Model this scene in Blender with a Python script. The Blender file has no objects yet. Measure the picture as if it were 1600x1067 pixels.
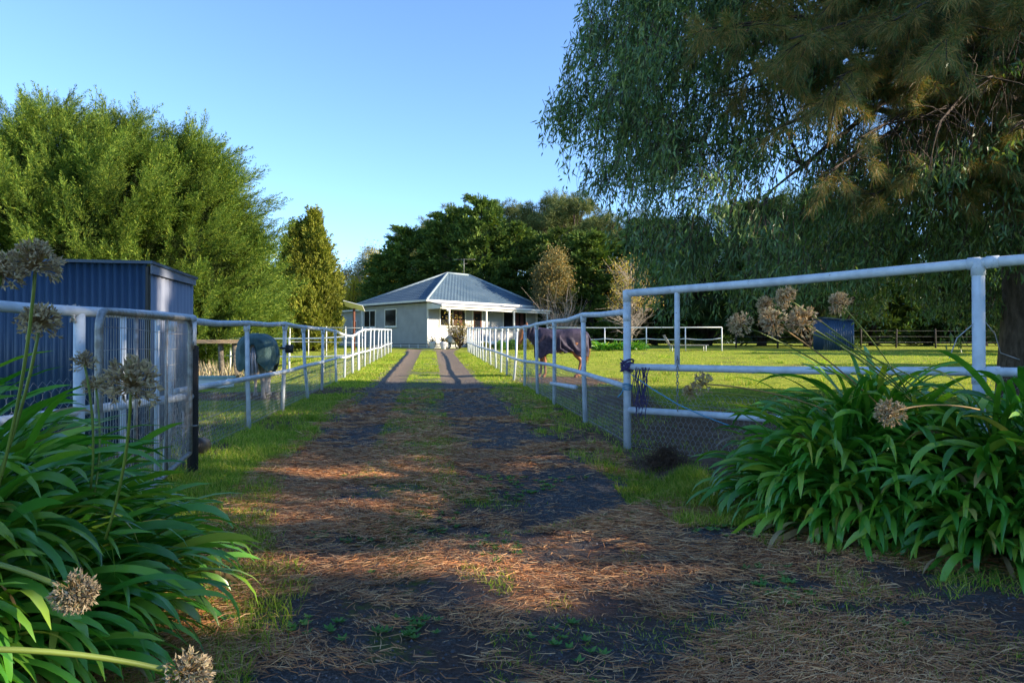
import bpy, math, random
import numpy as np
from mathutils import Vector, Matrix

SEED = 7
R = np.random.default_rng(SEED)
random.seed(SEED)
scene = bpy.context.scene
COL = scene.collection
EYE = 1.25
F = 1150.0          # focal length in reference pixels (1600 wide)

# ------------------------------------------------------------------ helpers
def nrm(v):
    v = np.asarray(v, float)
    return v / np.maximum(np.linalg.norm(v, axis=-1, keepdims=True), 1e-9)

_grid = np.random.default_rng(3).random((256, 256))
def vnoise(x, y, s=1.0, off=0.0):
    x = np.asarray(x, float) / s + 50.3 + off; y = np.asarray(y, float) / s + 91.7 + off * 1.7
    xi = np.floor(x).astype(int); yi = np.floor(y).astype(int)
    fx = x - xi; fy = y - yi
    fx = fx * fx * (3 - 2 * fx); fy = fy * fy * (3 - 2 * fy)
    g = lambda a, b: _grid[a % 256, b % 256]
    return (g(xi, yi) * (1 - fx) + g(xi + 1, yi) * fx) * (1 - fy) + (g(xi, yi + 1) * (1 - fx) + g(xi + 1, yi + 1) * fx) * fy

def sstep(a, b, x):
    t = np.clip((np.asarray(x, float) - a) / (b - a), 0, 1)
    return t * t * (3 - 2 * t)

def ground(x, y):
    x = np.asarray(x, float); y = np.asarray(y, float)
    yy = np.where(y > 60, 60 + (y - 60) * 0.4, y)
    yy = np.minimum(yy, 90)
    h = 0.0252 * np.maximum(yy, -20)
    u = x + 0.1087 * y
    h = h + (vnoise(x, y, 2.7) - .5) * .05 * sstep(1.5, 3, np.abs(u + .1)) + (vnoise(x, y, .6, 4) - .5) * .018
    # shallow wheel tracks and crowned middle strip
    h = h - .03 * np.exp(-((u + .95) / .33) ** 2) - .03 * np.exp(-((u - .65) / .4) ** 2)
    # low lip across the drive: far side drops
    yl = 4.1 + (x + .95) * .62 + .25 * np.clip(x - .2, 0, 1) ** 2
    d = y - yl
    m = sstep(-.10, .04, d) * (1 - sstep(.3, 2.2, d)) * sstep(-1.3, -.4, x) * (1 - sstep(1.25, 1.6, x))
    h = h - .14 * m
    # bank below the left fence
    h = h - .10 * sstep(-2.2, -2.9, u) * (1 - sstep(30, 45, y))
    return h

def tag(o, label=None, cat=None, group=None, kind=None):
    if label: o['label'] = label
    if cat: o['category'] = cat
    if group: o['group'] = group
    if kind: o['kind'] = kind
    return o

def thing(name, label, cat, loc, group=None):
    o = bpy.data.objects.new(name, None); COL.objects.link(o)
    o.location = loc; o.empty_display_size = .2
    return tag(o, label, cat, group)

def wloc(o):
    v = Vector((0, 0, 0))
    while o is not None:
        v += o.location; o = o.parent
    return np.array(v)

def mesh_obj(name, verts, faces, mat, parent=None, smooth=True, loc=None):
    """faces: (n,3) or (n,4) int array or list of arrays; verts in world coordinates"""
    verts = np.asarray(verts, np.float32).reshape(-1, 3)
    if not isinstance(faces, list): faces = [faces]
    faces = [np.asarray(f, np.int32) for f in faces if len(f)]
    base = wloc(parent) if parent is not None else (np.array(loc) if loc is not None else np.zeros(3))
    verts = verts - base.astype(np.float32)
    me = bpy.data.meshes.new(name)
    me.vertices.add(len(verts)); me.vertices.foreach_set('co', verts.ravel())
    li = np.concatenate([f.ravel() for f in faces]); cnt = np.concatenate([np.full(len(f), f.shape[1]) for f in faces])
    me.loops.add(len(li)); me.loops.foreach_set('vertex_index', li.astype(np.int32))
    me.polygons.add(len(cnt))
    st = np.concatenate([[0], np.cumsum(cnt)[:-1]]).astype(np.int32)
    me.polygons.foreach_set('loop_start', st)
    me.polygons.foreach_set('loop_total', cnt.astype(np.int32))
    me.polygons.foreach_set('use_smooth', np.full(len(cnt), smooth))
    me.update(calc_edges=True); me.validate()
    if mat: me.materials.append(mat)
    o = bpy.data.objects.new(name, me); COL.objects.link(o)
    if parent is not None: o.parent = parent
    elif loc is not None: o.location = loc
    return o

class MB:
    def __init__(s): s.v = []; s.f3 = []; s.f4 = []; s.n = 0
    def add(s, v, f3=None, f4=None):
        v = np.asarray(v, float).reshape(-1, 3)
        if f3 is not None and len(f3): s.f3.append(np.asarray(f3, int) + s.n)
        if f4 is not None and len(f4): s.f4.append(np.asarray(f4, int) + s.n)
        s.v.append(v); s.n += len(v)
    def tube(s, pts, rad, n=8, cap=True):
        pts = np.asarray(pts, float); m = len(pts)
        rad = np.broadcast_to(np.asarray(rad, float), (m,))
        tan = nrm(np.gradient(pts, axis=0))
        ref = np.array([0, 0, 1.]) if abs(tan[0][2]) < .9 else np.array([0, 1., 0])
        a = nrm(np.cross(tan[0], ref)); A = []
        for i in range(m):
            a = a - tan[i] * np.dot(a, tan[i]); a = nrm(a); A.append(a)
        A = np.array(A); B = np.cross(tan, A)
        th = np.linspace(0, 2 * np.pi, n, endpoint=False)
        ring = A[:, None] * np.cos(th)[None, :, None] + B[:, None] * np.sin(th)[None, :, None]
        v = (pts[:, None] + ring * rad[:, None, None]).reshape(-1, 3)
        i = np.arange(m - 1)[:, None] * n; j = np.arange(n)[None]; k = (j + 1) % n
        f = np.stack([i + j, i + k, i + n + k, i + n + j], -1).reshape(-1, 4)
        v = np.vstack([v, pts[0] - tan[0] * rad[0] * .3, pts[-1] + tan[-1] * rad[-1] * .3])
        f3 = []
        if cap:
            for q in range(n):
                f3.append((m * n, (q + 1) % n, q)); f3.append((m * n + 1, (m - 1) * n + q, (m - 1) * n + (q + 1) % n))
        s.add(v, f3, f)
    def box(s, c, size, rot=0., M=None, bevel=0.0):
        sx, sy, sz = np.array(size) / 2.
        if bevel > 0:
            b = bevel; L = []
            for (x, y, z, ex) in ((1, 1, 1, 0),): pass
            prof = [(-sx + b, -sy), (sx - b, -sy), (sx, -sy + b), (sx, sy - b), (sx - b, sy), (-sx + b, sy), (-sx, sy - b), (-sx, -sy + b)]
            inner = [(x * (1 - b / max(sx, 1e-6)), y * (1 - b / max(sy, 1e-6))) for x, y in prof]
            rings = [(inner, -sz), (prof, -sz + b), (prof, sz - b), (inner, sz)]
            v = np.array([(x, y, z) for P, z in rings for x, y in P])
            f4 = [(r * 8 + q, r * 8 + (q + 1) % 8, r * 8 + 8 + (q + 1) % 8, r * 8 + 8 + q) for r in range(3) for q in range(8)]
            f3 = [(0, q + 1, q) for q in range(1, 7)] + [(24, 24 + q, 24 + q + 1) for q in range(1, 7)]
        else:
            v = np.array([(x, y, z) for z in (-sz, sz) for y in (-sy, sy) for x in (-sx, sx)])
            f4 = [(0, 2, 3, 1), (4, 5, 7, 6), (0, 1, 5, 4), (2, 6, 7, 3), (0, 4, 6, 2), (1, 3, 7, 5)]; f3 = []
        if M is not None: v = v @ np.array(M).T
        elif rot:
            c_, s_ = math.cos(rot), math.sin(rot)
            v = np.stack([v[:, 0] * c_ - v[:, 1] * s_, v[:, 0] * s_ + v[:, 1] * c_, v[:, 2]], -1)
        s.add(v + np.array(c), f3, f4)
    def build(s, name, mat, parent=None, smooth=True, loc=None):
        v = np.vstack(s.v); fs = []
        if s.f4: fs.append(np.vstack(s.f4))
        if s.f3: fs.append(np.vstack(s.f3))
        return mesh_obj(name, v, fs, mat, parent, smooth, loc)

def sphere_mesh(c, r, nu=12, nv=8, sc=(1, 1, 1)):
    v = []; f3 = []; f4 = []
    for i in range(nv + 1):
        th = math.pi * i / nv
        for j in range(nu):
            ph = 2 * math.pi * j / nu
            v.append((c[0] + r * sc[0] * math.sin(th) * math.cos(ph), c[1] + r * sc[1] * math.sin(th) * math.sin(ph), c[2] + r * sc[2] * math.cos(th)))
    for i in range(nv):
        for j in range(nu):
            f4.append((i * nu + j, (i + 1) * nu + j, (i + 1) * nu + (j + 1) % nu, i * nu + (j + 1) % nu))
    return np.array(v), f4

# ------------------------------------------------------------------ materials
def new_mat(name):
    m = bpy.data.materials.new(name); m.use_nodes = True
    nt = m.node_tree; nt.nodes.clear()
    out = nt.nodes.new('ShaderNodeOutputMaterial')
    return m, nt, out
def N(nt, t, **k):
    n = nt.nodes.new(t)
    for a, b in k.items():
        if a.startswith('i_'):
            n.inputs[int(a[2:]) if a[2:].isdigit() else a[2:].replace('_', ' ')].default_value = b
        else: setattr(n, a, b)
    return n
def ramp(nt, fac, stops, interp='LINEAR'):
    r = nt.nodes.new('ShaderNodeValToRGB'); r.color_ramp.interpolation = interp
    e = r.color_ramp.elements
    while len(e) < len(stops): e.new(.5)
    for i, (p, c) in enumerate(stops):
        e[i].position = p; e[i].color = tuple(c) + (1,) if len(c) == 3 else c
    nt.links.new(fac, r.inputs[0]); return r.outputs[0]
def noise(nt, scale, detail=4, vec=None, rough=.55, dist=0.):
    n = N(nt, 'ShaderNodeTexNoise'); n.inputs['Scale'].default_value = scale; n.inputs['Detail'].default_value = detail
    n.inputs['Roughness'].default_value = rough; n.inputs['Distortion'].default_value = dist
    if vec is not None: nt.links.new(vec, n.inputs['Vector'])
    return n.outputs['Fac']
def mix(nt, fac, a, b, mode='MIX'):
    m = nt.nodes.new('ShaderNodeMix'); m.data_type = 'RGBA'; m.blend_type = mode
    if isinstance(fac, (int, float)): m.inputs[0].default_value = fac
    else: nt.links.new(fac, m.inputs[0])
    for sk, v in ((m.inputs[6], a), (m.inputs[7], b)):
        if isinstance(v, tuple): sk.default_value = v + (1,) if len(v) == 3 else v
        else: nt.links.new(v, sk)
    return m.outputs[2]
def mth(nt, op, a, b=0., c=None, clamp=False):
    m = nt.nodes.new('ShaderNodeMath'); m.operation = op; m.use_clamp = clamp
    for i, v in enumerate((a, b, c)):
        if v is None: continue
        if isinstance(v, (int, float)): m.inputs[i].default_value = v
        else: nt.links.new(v, m.inputs[i])
    return m.outputs[0]
def bump(nt, h, strength=.5, dist=.02):
    b = nt.nodes.new('ShaderNodeBump'); b.inputs['Strength'].default_value = strength; b.inputs['Distance'].default_value = dist
    nt.links.new(h, b.inputs['Height']); return b.outputs[0]
def geo_pos(nt): return nt.nodes.new('ShaderNodeNewGeometry').outputs['Position']
def isl(nt): return nt.nodes.new('ShaderNodeNewGeometry').outputs['Random Per Island']

def leaf_mat(name, cols, rough=.5, trans=.3, spec=.3, big=.4, transcol=None):
    """cols: list of ramp stops by random leaf; big: size of soft colour drift"""
    m, nt, out = new_mat(name)
    c = ramp(nt, isl(nt), cols)
    n = noise(nt, big, 3, geo_pos(nt))
    v = ramp(nt, n, [(.3, (.72, .72, .72)), (.7, (1.25, 1.25, 1.2))])
    c = mix(nt, 1., c, v, 'MULTIPLY')
    p = N(nt, 'ShaderNodeBsdfPrincipled'); p.inputs['Roughness'].default_value = rough
    p.inputs['Specular IOR Level'].default_value = spec
    nt.links.new(c, p.inputs['Base Color'])
    t = N(nt, 'ShaderNodeBsdfTranslucent')
    tc = mix(nt, 1., c, transcol or (1.5, 1.5, .6), 'MULTIPLY')
    nt.links.new(tc, t.inputs['Color'])
    ms = N(nt, 'ShaderNodeMixShader'); ms.inputs[0].default_value = trans
    nt.links.new(p.outputs[0], ms.inputs[1]); nt.links.new(t.outputs[0], ms.inputs[2])
    nt.links.new(ms.outputs[0], out.inputs[0]); return m

def simple_mat(name, col, col2=None, rough=.6, nscale=8, metal=0., bmp=0., bscale=30, spec=.4, lo=.35, hi=.65, dist=.01):
    m, nt, out = new_mat(name)
    p = N(nt, 'ShaderNodeBsdfPrincipled'); p.inputs['Roughness'].default_value = rough; p.inputs['Metallic'].default_value = metal
    p.inputs['Specular IOR Level'].default_value = spec
    pos = geo_pos(nt)
    if col2 is None: col2 = tuple(x * .8 for x in col)
    n = noise(nt, nscale, 5, pos)
    c = ramp(nt, n, [(lo, col2), (hi, col)])
    nt.links.new(c, p.inputs['Base Color'])
    if bmp: nt.links.new(bump(nt, noise(nt, bscale, 4, pos), bmp, dist), p.inputs['Normal'])
    nt.links.new(p.outputs[0], out.inputs[0]); return m

def bark_mat(name, a, b, sc=(14, 14, 3)):
    m, nt, out = new_mat(name)
    p = N(nt, 'ShaderNodeBsdfPrincipled'); p.inputs['Roughness'].default_value = .9
    mp = N(nt, 'ShaderNodeMapping'); mp.inputs['Scale'].default_value = sc
    nt.links.new(geo_pos(nt), mp.inputs['Vector'])
    n = noise(nt, 1., 6, mp.outputs[0], .65, .6)
    nt.links.new(ramp(nt, n, [(.35, a), (.65, b)]), p.inputs['Base Color'])
    nt.links.new(bump(nt, n, 1., .06), p.inputs['Normal'])
    nt.links.new(p.outputs[0], out.inputs[0]); return m

M = {}
def white_paint():
    m, nt, out = new_mat('white_pipe_paint')
    p = N(nt, 'ShaderNodeBsdfPrincipled'); p.inputs['Roughness'].default_value = .5
    pos = geo_pos(nt)
    c = ramp(nt, noise(nt, 9, 5, pos), [(.3, (.40, .44, .48)), (.6, (.54, .59, .64))])
    rust = ramp(nt, noise(nt, 26, 5, pos, .7), [(.64, (0, 0, 0)), (.70, (1, 1, 1))])
    c = mix(nt, rust, c, (.20, .15, .11))
    nt.links.new(c, p.inputs['Base Color'])
    nt.links.new(bump(nt, noise(nt, 60, 4, pos), .35, .004), p.inputs['Normal'])
    nt.links.new(p.outputs[0], out.inputs[0]); return m
M['white'] = white_paint()
M['galv'] = simple_mat('galvanised_pipe', (.30, .31, .31), (.17, .15, .13), .45, 22, .5, .3, 60)
M['wire'] = simple_mat('galvanised_wire', (.42, .43, .44), (.30, .28, .26), .5, 6, .3)
M['oldwire'] = simple_mat('weathered_wire', (.36, .37, .38), (.2, .18, .16), .6, 6, .2)
M['trim'] = simple_mat('cream_trim_paint', (.78, .76, .70), (.68, .66, .60), .5, 3)
M['darkpost'] = bark_mat('old_timber_post', (.018, .016, .015), (.05, .04, .035), (30, 30, 4))
M['rust'] = simple_mat('rusty_steel', (.16, .055, .03), (.08, .03, .02), .8, 12)
M['greytimber'] = bark_mat('grey_timber', (.13, .11, .09), (.26, .22, .17), (6, 20, 20))
M['tan'] = bark_mat('tan_timber', (.40, .26, .14), (.55, .38, .22), (3, 20, 20))
M['glass'] = simple_mat('dark_window_glass', (.012, .014, .018), (.02, .018, .016), .08, 1.2, 0, 0, 30, .15)
M['curtain'] = simple_mat('maroon_curtain', (.10, .03, .03), (.06, .02, .02), .9, 9)
M['blackplastic'] = simple_mat('black_plastic', (.012, .012, .014), (.02, .02, .02), .45)
M['rope'] = simple_mat('purple_baling_twine', (.065, .05, .15), (.04, .03, .09), .8, 40)
M['ropeblue'] = simple_mat('blue_twine', (.10, .33, .48), (.07, .22, .35), .7, 40)
M['bark'] = bark_mat('pine_bark', (.018, .012, .009), (.075, .05, .038), (9, 9, 2.2))
M['gumbark'] = bark_mat('gum_bark', (.05, .035, .028), (.16, .12, .10), (10, 10, 3))
M['twig'] = simple_mat('dark_twig', (.07, .05, .035), (.04, .03, .02), .9)
M['palebark'] = simple_mat('pale_bark', (.42, .36, .30), (.28, .22, .18), .8, 5)
M['greymetal'] = simple_mat('grey_roof_metal', (.25, .27, .29), (.2, .2, .2), .5)

def corr_mat(name, col, col2, metal=.0, rough=.42):
    m, nt, out = new_mat(name)
    p = N(nt, 'ShaderNodeBsdfPrincipled'); p.inputs['Roughness'].default_value = rough
    pos = geo_pos(nt)
    mp = N(nt, 'ShaderNodeMapping'); mp.inputs['Scale'].default_value = (3, 3, .5)
    nt.links.new(pos, mp.inputs['Vector'])
    c = ramp(nt, noise(nt, 1.6, 5, mp.outputs[0], .65), [(.3, col2), (.65, col)])
    nt.links.new(c, p.inputs['Base Color']); nt.links.new(p.outputs[0], out.inputs[0]); return m
M['bluesteel'] = corr_mat('blue_shed_steel', (.032, .068, .125), (.020, .045, .09))
M['bluesteel2'] = corr_mat('pale_blue_shed_steel', (.20, .22, .28), (.14, .16, .22), 0, .6)  # side wall and barge trim, paler and greyer than the front steel

def roof_mat():
    m, nt, out = new_mat('blue_grey_pressed_tile')
    p = N(nt, 'ShaderNodeBsdfPrincipled'); p.inputs['Roughness'].default_value = .6; p.inputs['Specular IOR Level'].default_value = .25
    c = ramp(nt, noise(nt, .9, 5, geo_pos(nt)), [(.3, (.055, .095, .14)), (.7, (.09, .135, .175))])
    nt.links.new(c, p.inputs['Base Color']); nt.links.new(p.outputs[0], out.inputs[0]); return m
M['roof'] = roof_mat()
M['board'] = simple_mat('grey_weatherboard_paint', (.40, .405, .395), (.33, .335, .33), .55, 1.5)
M['white2'] = simple_mat('bright_white_paint', (.78, .78, .76), (.7, .7, .68), .5, 2)

def cols(*c):
    n = len(c); return [(i / max(n - 1, 1), x) for i, x in enumerate(c)]
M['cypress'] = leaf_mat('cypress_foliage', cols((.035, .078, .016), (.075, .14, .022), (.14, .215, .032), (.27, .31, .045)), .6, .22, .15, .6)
M['cypress_in'] = leaf_mat('cypress_shaded_inner_foliage', cols((.018, .034, .010), (.04, .055, .016)), .8, .1, .1)  # inner foliage coloured darker, painting the shade inside the crown
M['conifer'] = leaf_mat('golden_conifer_foliage', cols((.08, .11, .014), (.17, .19, .025), (.25, .24, .035)), .6, .2, .15, .5)
M['macro'] = leaf_mat('dark_macrocarpa_foliage', cols((.036, .078, .020), (.070, .125, .028), (.15, .20, .036)), .6, .2, .12, .12)
M['farpine'] = leaf_mat('far_pine_foliage', cols((.055, .085, .03), (.10, .125, .042), (.17, .17, .065)), .6, .15, .12, .12)
M['hedge'] = leaf_mat('dark_paddock_tree_foliage', cols((.03, .06, .022), (.05, .09, .03), (.10, .14, .035)), .6, .2, .12, .15)
M['gum'] = leaf_mat('gum_leaves', cols((.050, .115, .048), (.085, .165, .060), (.12, .21, .075), (.20, .26, .07)), .36, .28, .45, .5)
M['palegum'] = leaf_mat('pale_gum_leaves', cols((.12, .14, .08), (.22, .22, .12), (.30, .27, .15)), .6, .2, .2)
M['yellowleaf'] = leaf_mat('yellow_autumn_leaves', cols((.30, .20, .04), (.40, .34, .06), (.28, .26, .07), (.42, .2, .06)), .6, .3, .2)
M['orangeleaf'] = leaf_mat('ochre_shrub_leaves', cols((.10, .12, .06), (.20, .17, .07), (.36, .22, .06)), .6, .2, .2)
M['wattle'] = leaf_mat('yellow_wattle_blossom', cols((.5, .38, .02), (.35, .32, .03)), .8, .2, .1)
M['needle'] = leaf_mat('pine_needles', cols((.05, .11, .04), (.08, .15, .045), (.12, .17, .05), (.20, .18, .06), (.36, .23, .08), (.50, .28, .09)), .5, .25, .3, .8)
M['agap'] = leaf_mat('agapanthus_leaves', [(0, (.040, .17, .020)), (.3, (.070, .25, .028)), (.6, (.13, .33, .034)), (.9, (.24, .40, .04)), (.955, (.28, .38, .05)), (.975, (.45, .40, .08)), (.99, (.32, .22, .11)), (1, (.22, .14, .08))], .30, .28, .65, 1.6, (1.2, 1.5, .35))
M['dead'] = leaf_mat('dead_strap_leaves', cols((.20, .13, .07), (.38, .28, .14), (.30, .19, .10), (.45, .40, .14)), .7, .15, .2, 3)
M['stalk'] = simple_mat('green_flower_stalk', (.17, .22, .035), (.12, .17, .03), .45, 5)
M['drystalk'] = simple_mat('dry_flower_stalk', (.34, .22, .08), (.24, .15, .06), .7, 9)
M['pod'] = leaf_mat('dry_seed_pods', cols((.20, .14, .09), (.44, .34, .22), (.62, .50, .34), (.30, .27, .12)), .75, .1, .2, 8, (1.2, 1.1, .8))
M['grass'] = leaf_mat('grass_blades', cols((.08, .19, .022), (.16, .30, .03), (.27, .37, .04), (.40, .42, .07), (.54, .45, .16)), .65, .35, .08, .35)
M['litter'] = leaf_mat('fallen_pine_needles', cols((.21, .08, .035), (.50, .20, .075), (.64, .31, .12), (.70, .44, .22), (.38, .16, .08)), .65, .05, .25, 1.2, (1, .8, .6))
M['weed'] = leaf_mat('broad_weed_leaves', cols((.05, .16, .03), (.09, .22, .04), (.15, .26, .06)), .5, .3, .3, 1.)
M['stone'] = simple_mat('gravel_stones', (.12, .12, .13), (.05, .05, .055), .85, 12)

def ground_mat():
    m, nt, out = new_mat('paddock_ground')
    p = N(nt, 'ShaderNodeBsdfPrincipled'); p.inputs['Roughness'].default_value = 1.; p.inputs['Specular IOR Level'].default_value = 0.
    pos = geo_pos(nt)
    g = ramp(nt, noise(nt, 3.2, 6, pos, .65), [(.28, (.12, .17, .028)), (.5, (.28, .33, .05)), (.72, (.44, .42, .08))])
    g = mix(nt, 1., g, ramp(nt, noise(nt, 40, 3, pos), [(.3, (.55, .55, .55)), (.7, (1.35, 1.35, 1.3))]), 'MULTIPLY')
    d = ramp(nt, noise(nt, 7, 6, pos, .7), [(.3, (.075, .052, .036)), (.7, (.25, .17, .115))])
    sep = N(nt, 'ShaderNodeSeparateXYZ'); nt.links.new(pos, sep.inputs[0])
    X, Y = sep.outputs[0], sep.outputs[1]
    u = mth(nt, 'ADD', X, mth(nt, 'MULTIPLY', Y, .1087))
    # bare earth: trodden strip by both fences, horse standing places
    def blob(cx, cy, rx, ry):
        a = mth(nt, 'DIVIDE', mth(nt, 'SUBTRACT', X, cx), rx); b = mth(nt, 'DIVIDE', mth(nt, 'SUBTRACT', Y, cy), ry)
        r = mth(nt, 'ADD', mth(nt, 'MULTIPLY', a, a), mth(nt, 'MULTIPLY', b, b))
        return mth(nt, 'SUBTRACT', 1., r, clamp=True)
    fac = mth(nt, 'ADD', blob(-5.6, 15.3, 4., 1.5), blob(1.4, 18.4, 2.0, 1.6))
    fac = mth(nt, 'ADD', fac, blob(2.6, 9.0, 3.4, 3.0)); fac = mth(nt, 'ADD', fac, blob(1.5, 6.4, 1.6, 1.2))
    fac = mth(nt, 'ADD', fac, blob(-3.6, 8.0, 1.3, 4.5)); fac = mth(nt, 'ADD', fac, blob(1.6, 13., 1.3, 5.))
    n = noise(nt, 1.6, 5, pos, .7)
    fac = mth(nt, 'ADD', fac, mth(nt, 'MULTIPLY', mth(nt, 'SUBTRACT', n, .5), 1.8))
    fr = ramp(nt, fac, [(.30, (0, 0, 0)), (.5, (1, 1, 1))])
    patch = ramp(nt, noise(nt, .55, 5, pos, .75), [(.55, (0, 0, 0)), (.66, (.85, .85, .85))])
    fr = mix(nt, 1., fr, patch, 'LIGHTEN')
    c = mix(nt, fr, g, d)
    nt.links.new(c, p.inputs['Base Color'])
    nt.links.new(bump(nt, noise(nt, 22, 6, pos, .75), .8, .06), p.inputs['Normal'])
    nt.links.new(p.outputs[0], out.inputs[0]); return m
def drive_mat():
    m, nt, out = new_mat('driveway_gravel')
    p = N(nt, 'ShaderNodeBsdfPrincipled'); p.inputs['Roughness'].default_value = .85; p.inputs['Specular IOR Level'].default_value = .3
    pos = geo_pos(nt)
    sep = N(nt, 'ShaderNodeSeparateXYZ'); nt.links.new(pos, sep.inputs[0])
    X, Y = sep.outputs[0], sep.outputs[1]
    u = mth(nt, 'ADD', X, mth(nt, 'MULTIPLY', Y, .1087))
    asp = ramp(nt, noise(nt, 55, 4, pos, .8), [(.3, (.032, .031, .031)), (.5, (.080, .077, .075)), (.66, (.24, .23, .21))])
    grav = ramp(nt, noise(nt, 18, 6, pos, .8), [(.3, (.12, .092, .066)), (.7, (.28, .21, .15))])
    far = mth(nt, 'MULTIPLY_ADD', Y, .125, -1.55, clamp=True)
    n1 = noise(nt, 2.2, 5, pos, .7)
    far = mth(nt, 'ADD', far, mth(nt, 'MULTIPLY', mth(nt, 'SUBTRACT', n1, .5), .7), clamp=True)
    c = mix(nt, far, asp, grav)
    br = ramp(nt, noise(nt, 30, 5, pos, .8), [(.3, (.05, .03, .022)), (.7, (.22, .11, .065))])
    nb = noise(nt, 1.7, 6, pos, .72)
    nearf = mth(nt, 'MULTIPLY_ADD', Y, -.18, 2.2, clamp=True)
    bf = mth(nt, 'MULTIPLY', ramp(nt, nb, [(.42, (0, 0, 0)), (.58, (.8, .8, .8))]), nearf)
    pa_ = mth(nt, 'DIVIDE', mth(nt, 'SUBTRACT', X, .6), .7); pb_ = mth(nt, 'DIVIDE', mth(nt, 'SUBTRACT', Y, 5.95), .95)
    pm = mth(nt, 'SUBTRACT', 1.15, mth(nt, 'ADD', mth(nt, 'MULTIPLY', pa_, pa_), mth(nt, 'MULTIPLY', pb_, pb_)), clamp=True)
    bf = mth(nt, 'MULTIPLY', bf, mth(nt, 'SUBTRACT', 1., pm, clamp=True))
    c = mix(nt, bf, c, br)
    gr = ramp(nt, noise(nt, 9, 6, pos, .7), [(.3, (.06, .095, .018)), (.7, (.22, .25, .04))])
    cu = mth(nt, 'ABSOLUTE', mth(nt, 'ADD', u, .22))
    st = mth(nt, 'SUBTRACT', .46, cu)
    st = mth(nt, 'ADD', st, mth(nt, 'MULTIPLY', mth(nt, 'SUBTRACT', noise(nt, 3.4, 7, pos, .8), .5), 1.9))
    st = mth(nt, 'ADD', st, mth(nt, 'MULTIPLY', mth(nt, 'SUBTRACT', mth(nt, 'MULTIPLY', Y, .10, clamp=True), .95), .6))
    stf = ramp(nt, st, [(.0, (0, 0, 0)), (.2, (1, 1, 1))])
    c = mix(nt, stf, c, gr)
    nt.links.new(c, p.inputs['Base Color'])
    nt.links.new(bump(nt, noise(nt, 48, 8, pos, .9), 1., .035), p.inputs['Normal'])
    nt.links.new(p.outputs[0], out.inputs[0]); return m
M['ground'] = ground_mat(); M['drive'] = drive_mat()

# ------------------------------------------------------------------ sun, sky, camera
SUN_AZ = math.radians(-12.0)      # angle from +X towards +Y
SUN_EL = math.radians(20.5)
S = np.array([math.cos(SUN_EL) * math.cos(SUN_AZ), math.cos(SUN_EL) * math.sin(SUN_AZ), math.sin(SUN_EL)])
sl = bpy.data.lights.new('sun', 'SUN'); sl.energy = 4.6; sl.angle = math.radians(.53); sl.color = (1., .86, .66)
so = bpy.data.objects.new('sun', sl); COL.objects.link(so)
so.rotation_euler = Vector(S).to_track_quat('Z', 'Y').to_euler(); so.location = (30, -5, 30)
w = bpy.data.worlds.new('World'); scene.world = w; w.use_nodes = True
nt = w.node_tree; bg = nt.nodes['Background']
sky = nt.nodes.new('ShaderNodeTexSky'); sky.sky_type = 'NISHITA'; sky.sun_disc = False
sky.sun_elevation = SUN_EL; sky.sun_rotation = math.pi / 2 - SUN_AZ
sky.air_density = .8; sky.dust_density = 0.; sky.ozone_density = 4.3; sky.altitude = 50
nt.links.new(sky.outputs[0], bg.inputs[0]); bg.inputs[1].default_value = .14
cam = bpy.data.cameras.new('camera'); co = bpy.data.objects.new('camera', cam); COL.objects.link(co)
cam.sensor_width = 36; cam.lens = 36 * F / 1600; cam.clip_end = 3000; cam.clip_start = .05
co.location = (0, 0, EYE); co.rotation_euler = (math.radians(90 + math.degrees(math.atan(11.5 / F))), 0, 0)
scene.camera = co
scene.view_settings.view_transform = 'Standard'; scene.view_settings.look = 'None'
scene.view_settings.exposure = 1.5; scene.view_settings.gamma = 1.0
scene.render.engine = 'CYCLES'
try:
    scene.cycles.max_bounces = 6; scene.cycles.transparent_max_bounces = 4
    scene.cycles.use_denoising = True
except Exception: pass

def PX(px, D): return (px - 800) / F * D
def PZ(py, D): return EYE + (545 - py) / F * D
def W3(px, py, D): return np.array([PX(px, D), D, PZ(py, D)])

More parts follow.
